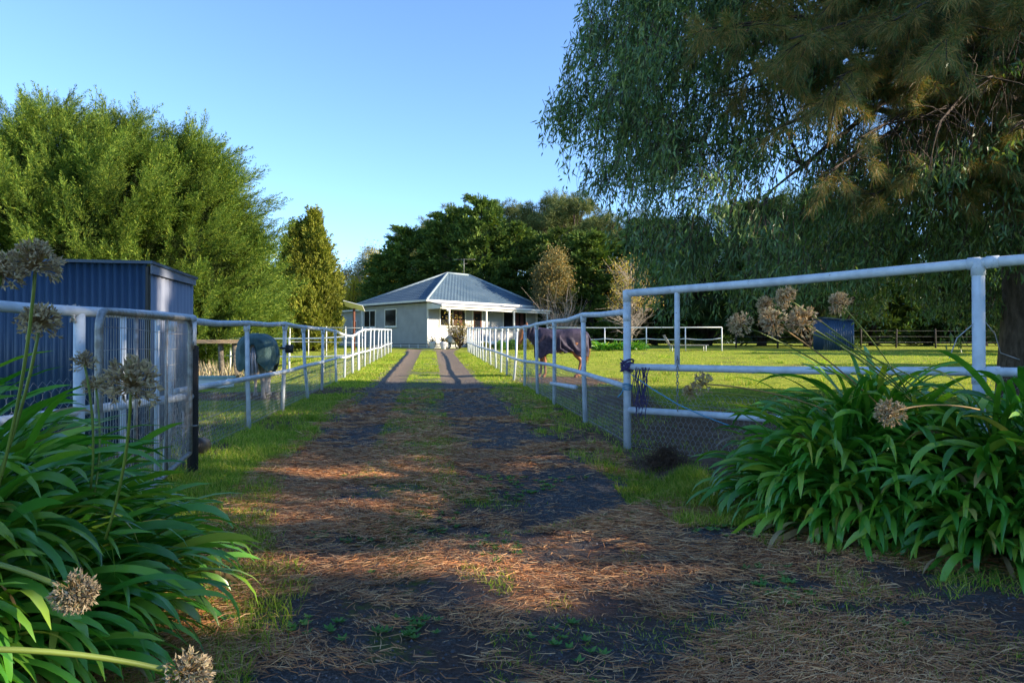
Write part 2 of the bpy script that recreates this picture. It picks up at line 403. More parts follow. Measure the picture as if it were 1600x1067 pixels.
# openings between the leaves through which single sunbeams reach these places: (point, radius)
BEAMS = []
for x, y, r in ((-1.22, 3.95, .10), (-1.05, 3.93, .09), (-.9, 3.95, .08), (-.75, 3.93, .08), (-.6, 3.92, .07), (-.3, 3.86, .07), (-.15, 3.86, .10), (0., 3.84, .11), (.15, 3.83, .11), (.3, 3.82, .09), (-.1, 3.3, .07), (.1, 3.35, .06), (-.05, 3.62, .04)):
    BEAMS.append((np.array([x, y, ground(x, y)]), r))
for p, r in ((W3(372, 880, 3.6), .09), (W3(385, 940, 3.2), .10), (W3(210, 880, 2.0), .12), (W3(30, 1050, 1.8), .05), (W3(290, 1020, 2.1), .09), (W3(600, 1060, 2.6), .02),
             (W3(1585, 620, 3.9), .07), (W3(1500, 670, 3.8), .03), (W3(252, 450, 9.3), .13), (W3(252, 490, 9.3), .13), (W3(340, 740, 2.8), .05),
             (W3(1420, 135, 9.2), .25), (W3(1405, 190, 9.2), .22), (W3(1450, 120, 9.5), .20), (W3(1440, 240, 9.5), .22), (W3(1340, 250, 9.2), .28), (W3(1370, 270, 9.3), .25), (W3(1330, 190, 9.), .2), (W3(1560, 220, 9.6), .28), (W3(1480, 200, 9.2), .2), (W3(1300, 260, 9.), .2),
             (W3(1230, 466, 4.25), .05), (W3(1205, 490, 4.2), .04), (W3(1313, 475, 4.35), .04), (W3(1391, 643, 3.75), .05), (W3(1157, 507, 4.2), .03), (W3(1254, 503, 4.2), .03), (W3(400, 560, 14.6), .55), (W3(420, 600, 14.6), .35), (W3(380, 600, 14.8), .35), (W3(405, 520, 14.6), .5), (W3(345, 605, 15.), .8), (W3(350, 640, 12.), .25), (W3(330, 645, 11.6), .2)):
    BEAMS.append((p, r))
def keep(P, extra=0.02):
    """mask of points that do not stand in one of the sunbeams"""
    P = np.asarray(P, float); ok = np.ones(len(P), bool)
    for q, r in BEAMS:
        d = P - q; t = d @ S
        dist = np.linalg.norm(d - t[:, None] * S, axis=1)
        ok &= ~((t > .35) & (dist < r + extra))
    return ok

# ------------------------------------------------------------------ ground and drive
def axis_pts(lo, hi, near, fine, grow):
    a = [near]; s = fine
    while a[-1] < hi: a.append(a[-1] + s); s *= grow
    b = [near]; s = fine
    while b[-1] > lo: b.append(b[-1] - s); s *= grow
    return np.array(sorted(set(b[1:] + a)))
gx = axis_pts(-900, 900, 0, .07, 1.035); gy = axis_pts(-60, 1500, 3, .07, 1.028)
GX, GY = np.meshgrid(gx, gy)
GZ = ground(GX, GY)
v = np.stack([GX, GY, GZ], -1).reshape(-1, 3); nx = len(gx); ny = len(gy)
i = np.arange(ny - 1)[:, None] * nx; j = np.arange(nx - 1)[None]
f = np.stack([i + j, i + j + 1, i + nx + j + 1, i + nx + j], -1).reshape(-1, 4)
tag(mesh_obj('ground', v, f, M['ground']), kind='structure')

YK = [-4, 2, 3.6, 4.3, 4.9, 5.6, 6.3, 7.2, 9, 14, 20, 30, 44, 50]
UL = [-.6, -.75, -.82, -.98, -1.15, -1.25, -1.38, -1.45, -1.42, -1.36, -1.4, -1.45, -1.5, -1.7]
UR = [9., 6., 3.1, 2.3, 1.85, 1.82, 1.75, 1.45, 1.30, 1.26, 1.22, 1.25, 1.3, 1.9]
def edges(y): return np.interp(y, YK, UL), np.interp(y, YK, UR)
yy = np.concatenate([np.arange(-4, 9, .05), np.arange(9, 20, .1), np.arange(20, 49, .25)])
tt = np.linspace(0, 1, 70)
Lc, Rc = edges(yy)
Lc = Lc + (vnoise(yy, yy * 0, .35, 2) - .5) * .28 + (vnoise(yy, yy * 0, .12, 5) - .5) * .1
Rc = Rc + (vnoise(yy, yy * 0, .35, 8) - .5) * .28 + (vnoise(yy, yy * 0, .12, 9) - .5) * .1
U = Lc[:, None] + (Rc - Lc)[:, None] * tt[None]
DX = U - .1087 * yy[:, None]; DY = np.broadcast_to(yy[:, None], DX.shape)
edge = np.minimum(tt, 1 - tt)[None] * (Rc - Lc)[:, None]
DZ = ground(DX, DY) + .014 + (vnoise(DX, DY, .05, 3) - .5) * .006
v = np.stack([DX, DY, DZ], -1).reshape(-1, 3); nx = 70; ny = len(yy)
i = np.arange(ny - 1)[:, None] * nx; j = np.arange(nx - 1)[None]
f = np.stack([i + j, i + j + 1, i + nx + j + 1, i + nx + j], -1).reshape(-1, 4)
tag(mesh_obj('driveway', v, f, M['drive']), kind='structure')

# ------------------------------------------------------------------ foliage templates and crowns
def tri_leaf(L, p, d, n, ln, wd):
    """append one slim pointed leaflet as a diamond"""
    p = np.array(p); d = nrm(d); sd = nrm(np.cross(d, n)) * wd
    L.append([p, p + d * ln * .45 + sd, p + d * ln, p + d * ln * .45 - sd])
def make_plume(rng, levels=13, sub=3, spread=.42, ang=.65, w=.022, flat=.45, k_=1.7):
    L = []
    curve = rng.normal(0, .07, 2)
    for k in range(levels):
        t = (k + .3) / levels
        ax = np.array([curve[0] * t * t, curve[1] * t * t, t])
        for sgn in (-1, 1):
            az = (0 if sgn > 0 else math.pi) + rng.normal(0, flat)
            ln = spread * (1 - t) ** .8 * rng.uniform(.7, 1.15) + .07
            d = np.array([math.sin(ang) * math.cos(az), math.sin(ang) * math.sin(az), math.cos(ang)])
            for q in range(sub):
                s0 = q / sub
                p = ax + d * ln * s0 + rng.normal(0, .008, 3)
                dd = d + rng.normal(0, .28, 3) + (0, 0, .25)
                tri_leaf(L, p, dd, rng.normal(0, 1, 3), ln / sub * k_, w)
    tri_leaf(L, (curve[0], curve[1], .93), (0, 0, 1), (1, 0, 0), .12, w)
    return np.array(L)                        # (n,4,3)
def make_tuft(rng, n=26, w=.03, up=.25):
    L = []
    for k in range(n):
        d = nrm(rng.normal(0, 1, 3) + (0, 0, up * 2)); tri_leaf(L, rng.normal(0, .06, 3), d, rng.normal(0, 1, 3), rng.uniform(.6, 1.), w)
    return np.array(L)
def make_leafy(rng, n=22, ln=.2, w=.05):
    L = []
    for k in range(n):
        p = rng.normal(0, .42, 3); d = nrm(rng.normal(0, 1, 3) - (0, 0, .2)); tri_leaf(L, p, d, rng.normal(0, 1, 3), ln * rng.uniform(.7, 1.2), w)
    return np.array(L)
def place(templs, P, D, sc, rng, roll=None):
    """instances baked into one leaf array (m,4,3)"""
    out = []; idx = rng.integers(0, len(templs), len(P)); D = nrm(D)
    sc = np.broadcast_to(sc, (len(P),))
    rr = rng.normal(0, 1, (len(P), 3)) if roll is None else np.broadcast_to(roll, (len(P), 3))
    A = nrm(np.cross(D, rr)); B = np.cross(D, A)
    for k, T in enumerate(templs):
        m = idx == k
        if not m.any(): continue
        loc = T.reshape(-1, 3)
        o = P[m][:, None] + sc[m][:, None, None] * (loc[None, :, 0:1] * A[m][:, None] + loc[None, :, 1:2] * B[m][:, None] + loc[None, :, 2:3] * D[m][:, None])
        out.append(o.reshape(-1, 4, 3))
    return np.vstack(out)
def leaves_obj(name, Lf, mat, parent=None, loc=None):
    n = len(Lf)
    return mesh_obj(name, Lf.reshape(-1, 3), np.arange(n * 4).reshape(n, 4), mat, parent, False, loc)

rt = np.random.default_rng(21)
PLUME = [make_plume(rt, 20, 4, .32, .58, .0095, .8, 1.15) for _ in range(6)]
def make_bough(rng, subs, n=9, ang=.62, ln=.46, flat=.7, tip=.5):
    P = []; D = []; S_ = []
    for k in range(n):
        t = (k + .5) / n * .86
        for sg in (-1, 1):
            az = (0 if sg > 0 else math.pi) + rng.normal(0, flat)
            P.append((rng.normal(0, .015), rng.normal(0, .015), t)); D.append((math.sin(ang) * math.cos(az), math.sin(ang) * math.sin(az), math.cos(ang))); S_.append(ln * (1 - t * .72) * rng.uniform(.7, 1.2))
    P.append((0, 0, .62)); D.append((0, 0, 1)); S_.append(tip)
    return place(subs, np.array(P, float), np.array(D, float), np.array(S_), rng)
PLUME_LO = [make_plume(rt, 7, 2, .5, .7, .045, .9) for _ in range(4)]
FAN_LO = [make_plume(rt, 7, 2, .6, .95, .05, .35) for _ in range(4)]
MINI = [make_plume(rt, 11, 2, .34, .6, .017, .7, 1.3) for _ in range(4)]
BOUGH = [make_bough(rt, MINI) for _ in range(5)]
MINI2 = [make_plume(rt, 5, 1, .42, .7, .07, .5, 1.5) for _ in range(4)]
BOUGH_LO = [make_bough(rt, MINI2, 6, .8, .5, .45) for _ in range(5)]
TUFT = [make_tuft(rt) for _ in range(4)]
LEAFY = [make_leafy(rt) for _ in range(4)]

def egg(h, lo=.02, wide=.3):
    h = np.asarray(h)
    return np.where(h < wide, .78 + .22 * np.sin(h / wide * np.pi / 2), np.cos((h - wide) / (1 - wide) * np.pi / 2) ** .8)
def crown_shell(rng, c, H, Rr, n, prof=egg, lobes=.22, inn=.72, base=0.):
    h = rng.random(n) ** .9; az = rng.uniform(0, 2 * np.pi, n)
    r = prof(h) * Rr
    lob = 1 + lobes * (vnoise(az * 2.1, h * H / 1.7, 1., c[0]) - .5) * 2
    r = r * lob * (inn + (1 - inn) * rng.random(n) ** .5)
    out = np.stack([np.cos(az), np.sin(az), np.zeros(n)], -1)
    P = np.array(c) + out * r[:, None] + np.stack([np.zeros(n), np.zeros(n), base + h * (H - base)], -1)
    return P, out, h, az

def trunk_mb(base, top, r0, r1, n=8, wob=.15, rng=R):
    k = 8; t = np.linspace(0, 1, k)[:, None]
    p = np.array(base) * (1 - t) + np.array(top) * t
    p[1:-1, :2] += rng.normal(0, wob, (k - 2, 2)) * .5
    rad = r0 + (r1 - r0) * t[:, 0]; rad[0] *= 1.35
    mb = MB(); mb.tube(p, rad, n); return mb

# ---- row of big cypresses behind the shed
def cypress(x, y, H, Rr, label, rng, nmul=1.0, lean=0.):
    lean += .30; broad = lambda h: np.where(h < .35, .80 + .2 * np.sin(h / .35 * np.pi / 2), np.clip(np.cos((h - .35) / .65 * np.pi / 2), 0, 1) ** .5)
    z = float(ground(x, y)) - .1; c = (x, y, z)
    t = thing('cypress_tree', label, 'tree', c, 'big green cypresses behind the shed')
    trunk_mb(c, (x, y, z + H * .8), .28, .06).build('trunk', M['bark'], t)
    P, o, h, az = crown_shell(rng, c, H * .97, Rr, int(620 * nmul), broad, lobes=.5, inn=.62)
    D = o * (.95 - .30 * h[:, None]) + np.array([lean, 0, 1.]) * (.50 + .35 * h[:, None]) + rng.normal(0, .16, (len(h), 3))
    Lf = place(BOUGH, P - o * .5, D, rng.uniform(.9, 2.0, len(P)) * (1.1 - .2 * h), rng)
    leaves_obj('crown', Lf, M['cypress'], t)
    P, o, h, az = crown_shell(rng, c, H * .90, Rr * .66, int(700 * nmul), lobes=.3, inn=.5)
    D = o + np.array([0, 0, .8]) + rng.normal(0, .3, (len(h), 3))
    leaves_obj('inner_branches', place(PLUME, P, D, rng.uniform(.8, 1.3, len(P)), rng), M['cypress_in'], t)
    return t
rc = np.random.default_rng(31)
cypress(-20.6, 27.5, 8.8, 4.0, 'broad green cypress cut by the left picture edge, behind the blue shed', rc, .9)
cypress(-16.3, 26.0, 9.0, 3.3, 'tallest feathery cypress rising above the left part of the blue shed roof', rc, 1.1, .1)
cypress(-13.5, 25.6, 8.3, 2.9, 'feathery green cypress standing above the corner of the blue shed', rc, .9, .3)
cypress(-18.5, 27.6, 8.5, 3.0, 'cypress filling the gap between the two leftmost peaks behind the shed', rc, .6)
cypress(-14.9, 27.0, 8.5, 2.8, 'cypress filling the gap right of the tallest peak behind the shed', rc, .6)
cypress(-12.4, 27.0, 8.0, 2.4, 'cypress standing just behind the shed corner, a little back from the row', rc, .6, .3)
cypress(-11.4, 26.2, 7.8, 2.3, 'cypress with wind-swept branches leaning right beside the shed end', rc, .9, .55)
cypress(-11.0, 28.4, 5.2, 1.5, 'lowest and rightmost of the green cypresses, behind the blanketed grey horse', rc, .8, .7)

# ---- golden upright conifer left of the house
def upright(x, y, tops, label):
    z = float(ground(x, y)) - .05; t = thing('upright_conifer', label, 'tree', (x, y, z))
    rng = np.random.default_rng(5); LL = []
    prof = lambda h: np.where(h < .25, .8 + .8 * h, np.clip(1 - ((h - .25) / .75) ** 2.4, 0, 1)) * 1.
    for dx, dy, H, Rr, n in tops:
        P, o, h, az = crown_shell(rng, (x + dx, y + dy, z), H, Rr, n, prof, .35, .6)
        D = o * .35 + np.array([0, 0, 1.]) + rng.normal(0, .2, (n, 3))
        LL.append(place(PLUME_LO, P, D, rng.uniform(.45, .9, n), rng))
    leaves_obj('crown', np.vstack(LL), M['conifer'], t)
    trunk_mb((x, y, z), (x, y, z + 5), .22, .08).build('trunk', M['bark'], t)
upright(-12.3, 45.0, [(.15, 0, 8.2, 1.05, 800), (-.95, .1, 7.5, 1.1, 800), (.6, -.1, 6.3, 1.25, 800), (-.2, -.3, 5.2, 1.75, 900), (-.4, .2, 7.6, 1.0, 500)], 'tall golden green conifer with ragged twin top left of the house')

# ---- dark layered macrocarpas and round pines behind the house
def layered(rng, H, Rr, nb=60, per=10, sc=1.4):
    LL = []; br = MB()
    for k in range(nb):
        h = ((k + rng.random()) / nb) ** .9; az = k * 2.4 + rng.normal(0, .3)
        rad = Rr * (1 - h * .88) ** .8 * rng.uniform(.75, 1.15)
        o = np.array([math.cos(az), math.sin(az), 0]); s = np.array([-o[1], o[0], 0])
        z0 = H * (.04 + .9 * h)
        u = rng.uniform(.3, .85, per)
        P = np.array([0, 0, z0]) + o * (rad * u)[:, None] + s * (rng.normal(0, .20, per) * rad * u)[:, None] + np.array([0, 0, 1.]) * (u * rad * .12 + rng.normal(0, .10, per))[:, None]
        D = o + s * rng.normal(0, .5, per)[:, None] + np.array([0, 0, 1.]) * rng.uniform(.02, .35, per)[:, None]
        LL.append(place(BOUGH_LO, P, D, rng.uniform(.9, 1.6, per) * sc * (1.1 - .4 * h), rng, (0, 0, 1.)))
        br.tube([(0, 0, z0 - .3), o * rad * .8 + (0, 0, z0 + .1)], [.07, .02], 4, False)
    LL.append(place(BOUGH_LO, np.array([[0, 0, H * .86]] * 6), rng.normal(0, .35, (6, 3)) + (0, 0, 1.), 1.5, rng))
    P, o, h, az = crown_shell(rng, (0, 0, 0), H * .88, Rr * .45, 160, lobes=.3, inn=.4)
    LL.append(place(PLUME_LO, P, o + (0, 0, .3), 2., rng))
    return np.vstack(LL), br
def rounded(rng, H, Rr, clumps=46, per=26, tsc=.55, zlo=.35, T=None):
    LL = []; br = MB(); T = T or TUFT
    for k in range(clumps):
        d = nrm(rng.normal(0, 1, 3)); d[2] = (abs(d[2]) * 1.2 - .35) if zlo > .1 else d[2]
        c = np.array([0, 0, H * (zlo + (1 - zlo) * .45)]) + nrm(d) * np.array([Rr, Rr, H * (1 - zlo) * .5]) * rng.uniform(.6, .95)
        cr = rng.uniform(.16, .27) * Rr
        q = nrm(rng.normal(0, 1, (per, 3))); q[:, 2] = q[:, 2] * .6 + .15
        P = c + q * cr * rng.uniform(.6, 1., per)[:, None]
        LL.append(place(T, P, q + (0, 0, .5), rng.uniform(.7, 1.2, per) * tsc, rng))
        br.tube([(0, 0, H * zlo * rng.uniform(.7, 1.1)), (c * np.array([.5, .5, .85])), c], [.12, .08, .03], 4, False)
    return np.vstack(LL), br
def far_tree(name, label, x, y, H, proto, mat, rng, rz=None, sc=(1, 1), group=None, barkm=None):
    z = float(ground(x, y)) - .1
    t = thing(name, label, 'tree', (x, y, z), group)
    for (nm, me) in proto:
        o = bpy.data.objects.new(nm, me); COL.objects.link(o); o.parent = t
    t.rotation_euler = (0, 0, rng.uniform(0, 6.28) if rz is None else rz); t.scale = (sc[0], sc[0], sc[1]); return t
def proto(kind, seed, H, Rr, mat, bark=M['bark'], tr=.3, **k):
    rng = np.random.default_rng(seed)
    Lf, br = (layered if kind == 'layered' else rounded)(rng, H, Rr, **k)
    me1 = leaves_obj('crown', Lf, mat); d1 = me1.data; bpy.data.objects.remove(me1)
    mb = trunk_mb((0, 0, -.2), (0, 0, H * .85), tr, tr * .25, rng=rng)
    mb.v += [b for b in br.v]; base = mb.n
    for q in br.f4: mb.f4.append(q + base)
    for q in br.f3: mb.f3.append(q + base)
    o = mb.build('trunk', bark); d2 = o.data; bpy.data.objects.remove(o)
    return [('crown', d1), ('trunk', d2)]
pa = proto('layered', 41, 13, 5.2, M['macro'], nb=40); pb = proto('layered', 42, 13, 5.6, M['macro'], nb=38)
pp = proto('rounded', 43, 17, 5.2, M['farpine'], clumps=60, per=30, tsc=.75, zlo=.25)
pq = proto('rounded', 44, 17, 5.6, M['farpine'], clumps=60, per=30, tsc=.75, zlo=.25)
ph = proto('rounded', 45, 11, 4.6, M['hedge'], clumps=70, per=26, tsc=.6, zlo=.02)
pj = proto('layered', 46, 11, 4.6, M['hedge'], nb=56)
rf = np.random.default_rng(6)
MG = 'dark trees behind the house'
for px, D, H, sc, pr, lab in (
    (606, 70, 9.3, .8, pa, 'lowest layered dark macrocarpa left of the house roof'),
    (640, 71, 12.0, .95, pb, 'layered dark macrocarpa above the left slope of the house roof'),
    (705, 69, 13.6, .95, pa, 'layered green macrocarpa directly above the roof apex'),
    (752, 67, 14.2, .85, pb, 'bright tipped macrocarpa right behind the television aerial'),
    (805, 68, 11.8, .9, pa, 'macrocarpa standing behind the middle of the roof ridge slope'),
    (868, 66, 10.8, .9, pb, 'shaded macrocarpa behind the right roof end and ochre shrub'),
    (925, 62, 10.2, .95, pa, 'deep green shaded macrocarpa between the ochre shrub and yellow birch')):
    far_tree('macrocarpa_tree', lab, PX(px, D), D, H, pr, None, rf, sc=(sc, H / 13), group=MG)
for px, D, H, sc, pr, lab in (
    (672, 84, 15.2, .85, pp, 'round headed pine at the left end of the row behind the house'),
    (728, 86, 16.6, .95, pq, 'round headed pine second from the left above the macrocarpas'),
    (790, 86, 17.2, 1., pp, 'round headed pine in the middle of the skyline behind the house'),
    (850, 84, 17.8, .95, pq, 'pine on the skyline above the right end of the house roof'),
    (898, 80, 17.6, 1., pp, 'tallest pale topped pine on the skyline near the gum leaves'),
    (960, 76, 14.4, 1., pq, 'pine with sunlit crown partly hidden by the gum tree')):
    far_tree('pine_tree', lab, PX(px, D), D, H, pr, None, rf, sc=(sc, H / 17), group=MG)
for k, (px, D, H, sc, pr, lab) in enumerate((
    (1020, 64, 11.5, 1.1, pj, 'dark tree behind the yellow birch at the back of the paddock'),
    (1105, 62, 12.5, 1.1, ph, 'dark tree behind the last panel of the far white fence'),
    (1190, 60, 12.5, 1.1, pj, 'dark tree left of the small blue shed at the paddock back'),
    (1275, 63, 12.0, 1.1, ph, 'dark tree directly behind the small blue shed'),
    (1365, 60, 11.5, 1.1, pj, 'dark tree right of the small blue shed under the pine boughs'),
    (1450, 62, 11.0, 1.1, ph, 'dark tree seen through the gum left of the big white gate post'),
    (1535, 60, 11.0, 1.1, pj, 'dark tree behind the big white gate post'),
    (1625, 61, 11.0, 1.1, ph, 'dark paddock tree at the right picture edge behind the trunk'),
    (1262, 55.5, 12.8, .95, ph, 'dark tree standing farthest forward behind the blue shed, shading the house roof'),
    (1300, 50.5, 12.0, .8, ph, 'dark tree with low skirts just right of the blue tool shed'))):
    far_tree('shelter_tree', lab, PX(px, D), D, H, pr, None, rf, sc=(sc, H / 11), group='dark trees along the back of the paddock')
for x_, y_, lb_ in ((-29, 50, 'unseen macrocarpa added behind the cypress row to darken window reflections, nearest the drive end'), (-31, 57, 'unseen macrocarpa added behind the cypress row to darken window reflections, middle of three'), (-31, 64, 'unseen macrocarpa added behind the cypress row to darken window reflections, farthest of three')):  # unseen trees added to darken what the left wall windows reflect
    far_tree('macrocarpa_tree', lb_, x_, y_, 12, pb, None, rf, sc=(1.1, .95), group='unseen macrocarpas added for the window reflections')
# pale gums and wattle left of the house
pg = proto('rounded', 47, 10, 3.0, M['palegum'], M['palebark'], .16, clumps=26, per=16, tsc=.9, zlo=.35, T=LEAFY)
far_tree('gum_tree', 'small pale gum between the conifer and the dark trees', PX(560, 84), 84, 10.4, pg, None, rf, sc=(1.1, 1.04))
far_tree('gum_tree', 'far rounded gum peeping over the left end of the macrocarpas', PX(584, 95), 95, 13, pg, None, rf, sc=(1.0, 1.35))
pw = proto('rounded', 48, 6, 2.4, M['wattle'], M['twig'], .1, clumps=24, per=14, tsc=.7, zlo=.2, T=LEAFY)
far_tree('wattle_tree', 'yellow flowering wattle behind the solar panel pole', PX(548, 72), 72, 6, pw, None, rf, sc=(1.1, 1.12))
far_tree('wattle_tree', 'tall yellow wattle tip showing over the left dark macrocarpa', PX(603, 79), 79, 11, pw, None, rf, sc=(.9, 1.75))

# shrubs right of the house
def shrub(name, label, x, y, H, Rr, mat, clumps, per, tsc, zlo, seed, bark=M['twig'], T=None, tr=.06):
    pr = proto('rounded', seed, H, Rr, mat, bark, tr, clumps=clumps, per=per, tsc=tsc, zlo=zlo, T=T or LEAFY)
    return far_tree(name, label, x, y, H, pr, None, rf, rz=0)
shrub('ochre_shrub', 'bushy small tree with orange brown top right of the house', PX(862, 58), 58, 8.2, 1.4, M['orangeleaf'], 50, 22, .8, .12, 51)
def twiggy(name, label, x, y, H, spread, n, mat, seed, leafmat=None, nl=0, trunk=True, ln=.22, barelow=0.):
    rng = np.random.default_rng(seed); z = float(ground(x, y)); t = thing(name, label, 'shrub' if not trunk else 'tree', (x, y, z))
    mb = MB(); tips = []
    if trunk: mb.tube([(x, y, z - .1), (x + .05, y, z + H * .5), (x - .02, y, z + H * .95)], [.07, .05, .015], 7)
    for k in range(n):
        h0 = rng.uniform(.08, .75) * H if trunk else .05
        az = rng.uniform(0, 6.28); ln_ = (H - h0) * rng.uniform(.5, .95) if not trunk else spread * rng.uniform(.6, 1.1) * (1.1 - .5 * h0 / H)
        e = rng.uniform(.9, 1.4) if not trunk else rng.uniform(.3, 1.)
        p0 = np.array([x, y, z + h0]); d = np.array([math.cos(az) * math.cos(e), math.sin(az) * math.cos(e), math.sin(e)])
        p1 = p0 + d * ln_ * .5 + rng.normal(0, .06, 3); p2 = p0 + d * ln_ + rng.normal(0, .12, 3)
        mb.tube([p0, p1, p2], [.022, .015, .006], 4, False)
        for q in range(6):
            s_ = p0 + (p2 - p0) * rng.uniform(.3, 1); e_ = s_ + (d + rng.normal(0, .7, 3)) * ln_ * .28
            mb.tube([s_, e_], [.010, .004], 3, False); tips.append(e_)
        tips.append(p2)
    mb.build('trunk' if trunk else 'branches', mat, t)
    if leafmat and nl:
        tips = np.array(tips); tips = tips[tips[:, 2] > z + barelow * H]
        P = tips[rng.integers(0, len(tips), nl)] + rng.normal(0, .14, (nl, 3))
        L_ = []
        for p in P: tri_leaf(L_, p, rng.normal(0, 1, 3) - (0, 0, .4), rng.normal(0, 1, 3), ln * rng.uniform(.4, .8), .035)
        leaves_obj('leaves', np.array(L_), leafmat, t)
    return t
twiggy('birch_tree', 'slim pale stemmed birch with sparse yellow leaves behind the gate corner', PX(986, 48), 48, 6.5, 1.9, 110, M['palebark'], 61, M['yellowleaf'], 2600, True, .22, .42)
twiggy('bare_bush', 'leafless twiggy bush lit pale beside the verandah end', PX(877, 54), 54, 3.6, 1.2, 60, M['palebark'], 62, M['yellowleaf'], 60, False)

# ------------------------------------------------------------------ the weeping gum at the right
def gum():
    rng = np.random.default_rng(71)
    bx, by = 9.25, 13.6; bz = float(ground(bx, by)) - .1
    t = thing('weeping_gum_tree', 'weeping gum with long hanging leaves filling the upper right', 'tree', (bx, by, bz))
    zs = [1.2, 1.7, 2.0, 2.8, 3.3, 3.7, 4.0, 4.4, 4.7, 5.35, 5.5, 6.2, 7.2, 9, 12]
    xs = [4.3, 3.0, 2.5, 2.25, 1.8, 1.7, 1.25, 1.35, .95, .7, 1.1, 1.15, 1.4, 1.8, 4.]
    left = lambda z: np.interp(z, zs, xs)
    bx_ = [0, 2.4, 2.6, 3.3, 3.5, 4.2, 4.4, 4.9, 5.1, 7.4, 7.7, 8.6, 9.5]
    bz_ = [3.2, 2.0, 1.75, 1.75, 2.2, 2.1, 1.15, 1.2, 2.2, 2.3, 1.35, 1.35, 2.2]
    bot = lambda x: np.interp(x, bx_, bz_)
    nc = 1500
    Cc = np.stack([rng.uniform(.6, 11.5, nc), rng.uniform(9.4, 15.2, nc), rng.uniform(2.1, 9.4, nc)], -1)
    lb = left(Cc[:, 2]) + np.abs(Cc[:, 1] - 12.2) * .30 + vnoise(Cc[:, 2], Cc[:, 1], .45, 6) * .5 - .15
    m = (Cc[:, 0] > lb) & (Cc[:, 2] < 9.2 - .1 * np.abs(Cc[:, 0] - 6))
    hole = ((Cc[:, 0] - 5.9) / 2.6) ** 2 + ((Cc[:, 2] - 4.2) / .95) ** 2 < 1
    hole2 = ((Cc[:, 0] - 4.6) / .55) ** 2 + ((Cc[:, 2] - 5.1) / 1.2) ** 2 < 1
    m &= ~((hole | hole2) & (rng.random(nc) < .42))
    low = (Cc[:, 2] < 3.3) & (rng.random(nc) < .5); m &= ~low
    m &= vnoise(Cc[:, 0], Cc[:, 2] + .4 * Cc[:, 1], .9, 3) > .27
    Cc = np.vstack([[(.85, 12.2, 5.5), (1.0, 12., 5.2), (1.15, 12.6, 5.75), (1.3, 12.2, 6.3), (1.25, 11.8, 4.9), (1.5, 12.3, 7.4)], Cc[m][:560]]); k_ = rng.integers(16, 34, len(Cc)); cr_ = rng.uniform(.28, .62, len(Cc))
    A = np.repeat(Cc, k_, 0) + rng.normal(0, 1, (k_.sum(), 3)) * np.repeat(cr_, k_)[:, None] * (.62, .62, .42)
    A = A[A[:, 0] > left(A[:, 2]) - .25]
    LL = []; tw = MB(); tw_v = []; tw_f = []
    out = nrm(np.stack([A[:, 0] - 8.5, (A[:, 1] - 12.3) * .5, np.zeros(len(A))], -1))
    for a, o in zip(A, out):
        fl = float(bot(a[0])); L = rng.uniform(.2, .75); L = min(L, max(.2, a[2] - fl))
        nl = int(5 + L * 20)
        s = np.sort(rng.random(nl)) ** .9
        side = rng.normal(0, .10, 3)
        p = a + o * (.45 * L * s - .25 * L * s * s)[:, None] + np.outer(-L * s ** 1.25, (0, 0, 1)) + side * (s * L)[:, None]
        tw.tube([p[0] + rng.normal(0, .06, 3) + (0, 0, .1), p[0], p[nl // 2], p[-1]], [.006, .005, .004, .002], 3, False)
        d = np.array([0, 0, -1.]) + rng.normal(0, .52, (nl, 3)) + o * .15
        ln = rng.uniform(.08, .18, nl); wd = rng.uniform(.012, .019, nl)
        d = nrm(d); nn = rng.normal(0, 1, (nl, 3)); sd = nrm(np.cross(d, nn))
        q = p + rng.normal(0, .045, (nl, 3))
        bend = np.cross(d, sd) * (ln * rng.normal(0, .12, nl))[:, None]
        LL.append(np.stack([q, q + d * (ln * .4)[:, None] + sd * wd[:, None] + bend, q + d * ln[:, None], q + d * (ln * .4)[:, None] - sd * wd[:, None] + bend], 1))
    Lf = np.vstack(LL); Lf = Lf[keep(Lf.mean(1), .07)]
    leaves_obj('leaves', Lf, M['gum'], t)
    tw.build('twigs', M['twig'], t)
    mb = MB()
    mb.tube([(bx, by, bz), (bx + .1, by, 2.2), (bx - .15, by - .2, 4.2), (bx - .3, by - .3, 6.5), (bx - .2, by - .4, 9)], [.30, .24, .2, .15, .07], 12)
    for k in range(34):
        z0 = rng.uniform(3., 7.5); e = Cc[rng.integers(0, len(Cc))]
        e = e + (0, 0, .3); b0 = np.array([bx - .1, by - .2, z0]); mid = b0 * .45 + e * .55 + np.array([0, 0, .8]) + rng.normal(0, .2, 3)
        mb.tube([b0, b0 * .75 + mid * .25 + (0, 0, .25), mid, e], [.10, .08, .05, .015], 7, False)
        for q in range(5):
            s_ = mid + (e - mid) * rng.random(); e2 = Cc[np.argsort(((Cc - s_) ** 2).sum(1))[rng.integers(0, 14)]]
            mb.tube([s_, (s_ + e2) / 2 + rng.normal(0, .12, 3), e2], [.03, .02, .008], 5, False)
    mb.build('trunk', M['gumbark'], t)
gum()

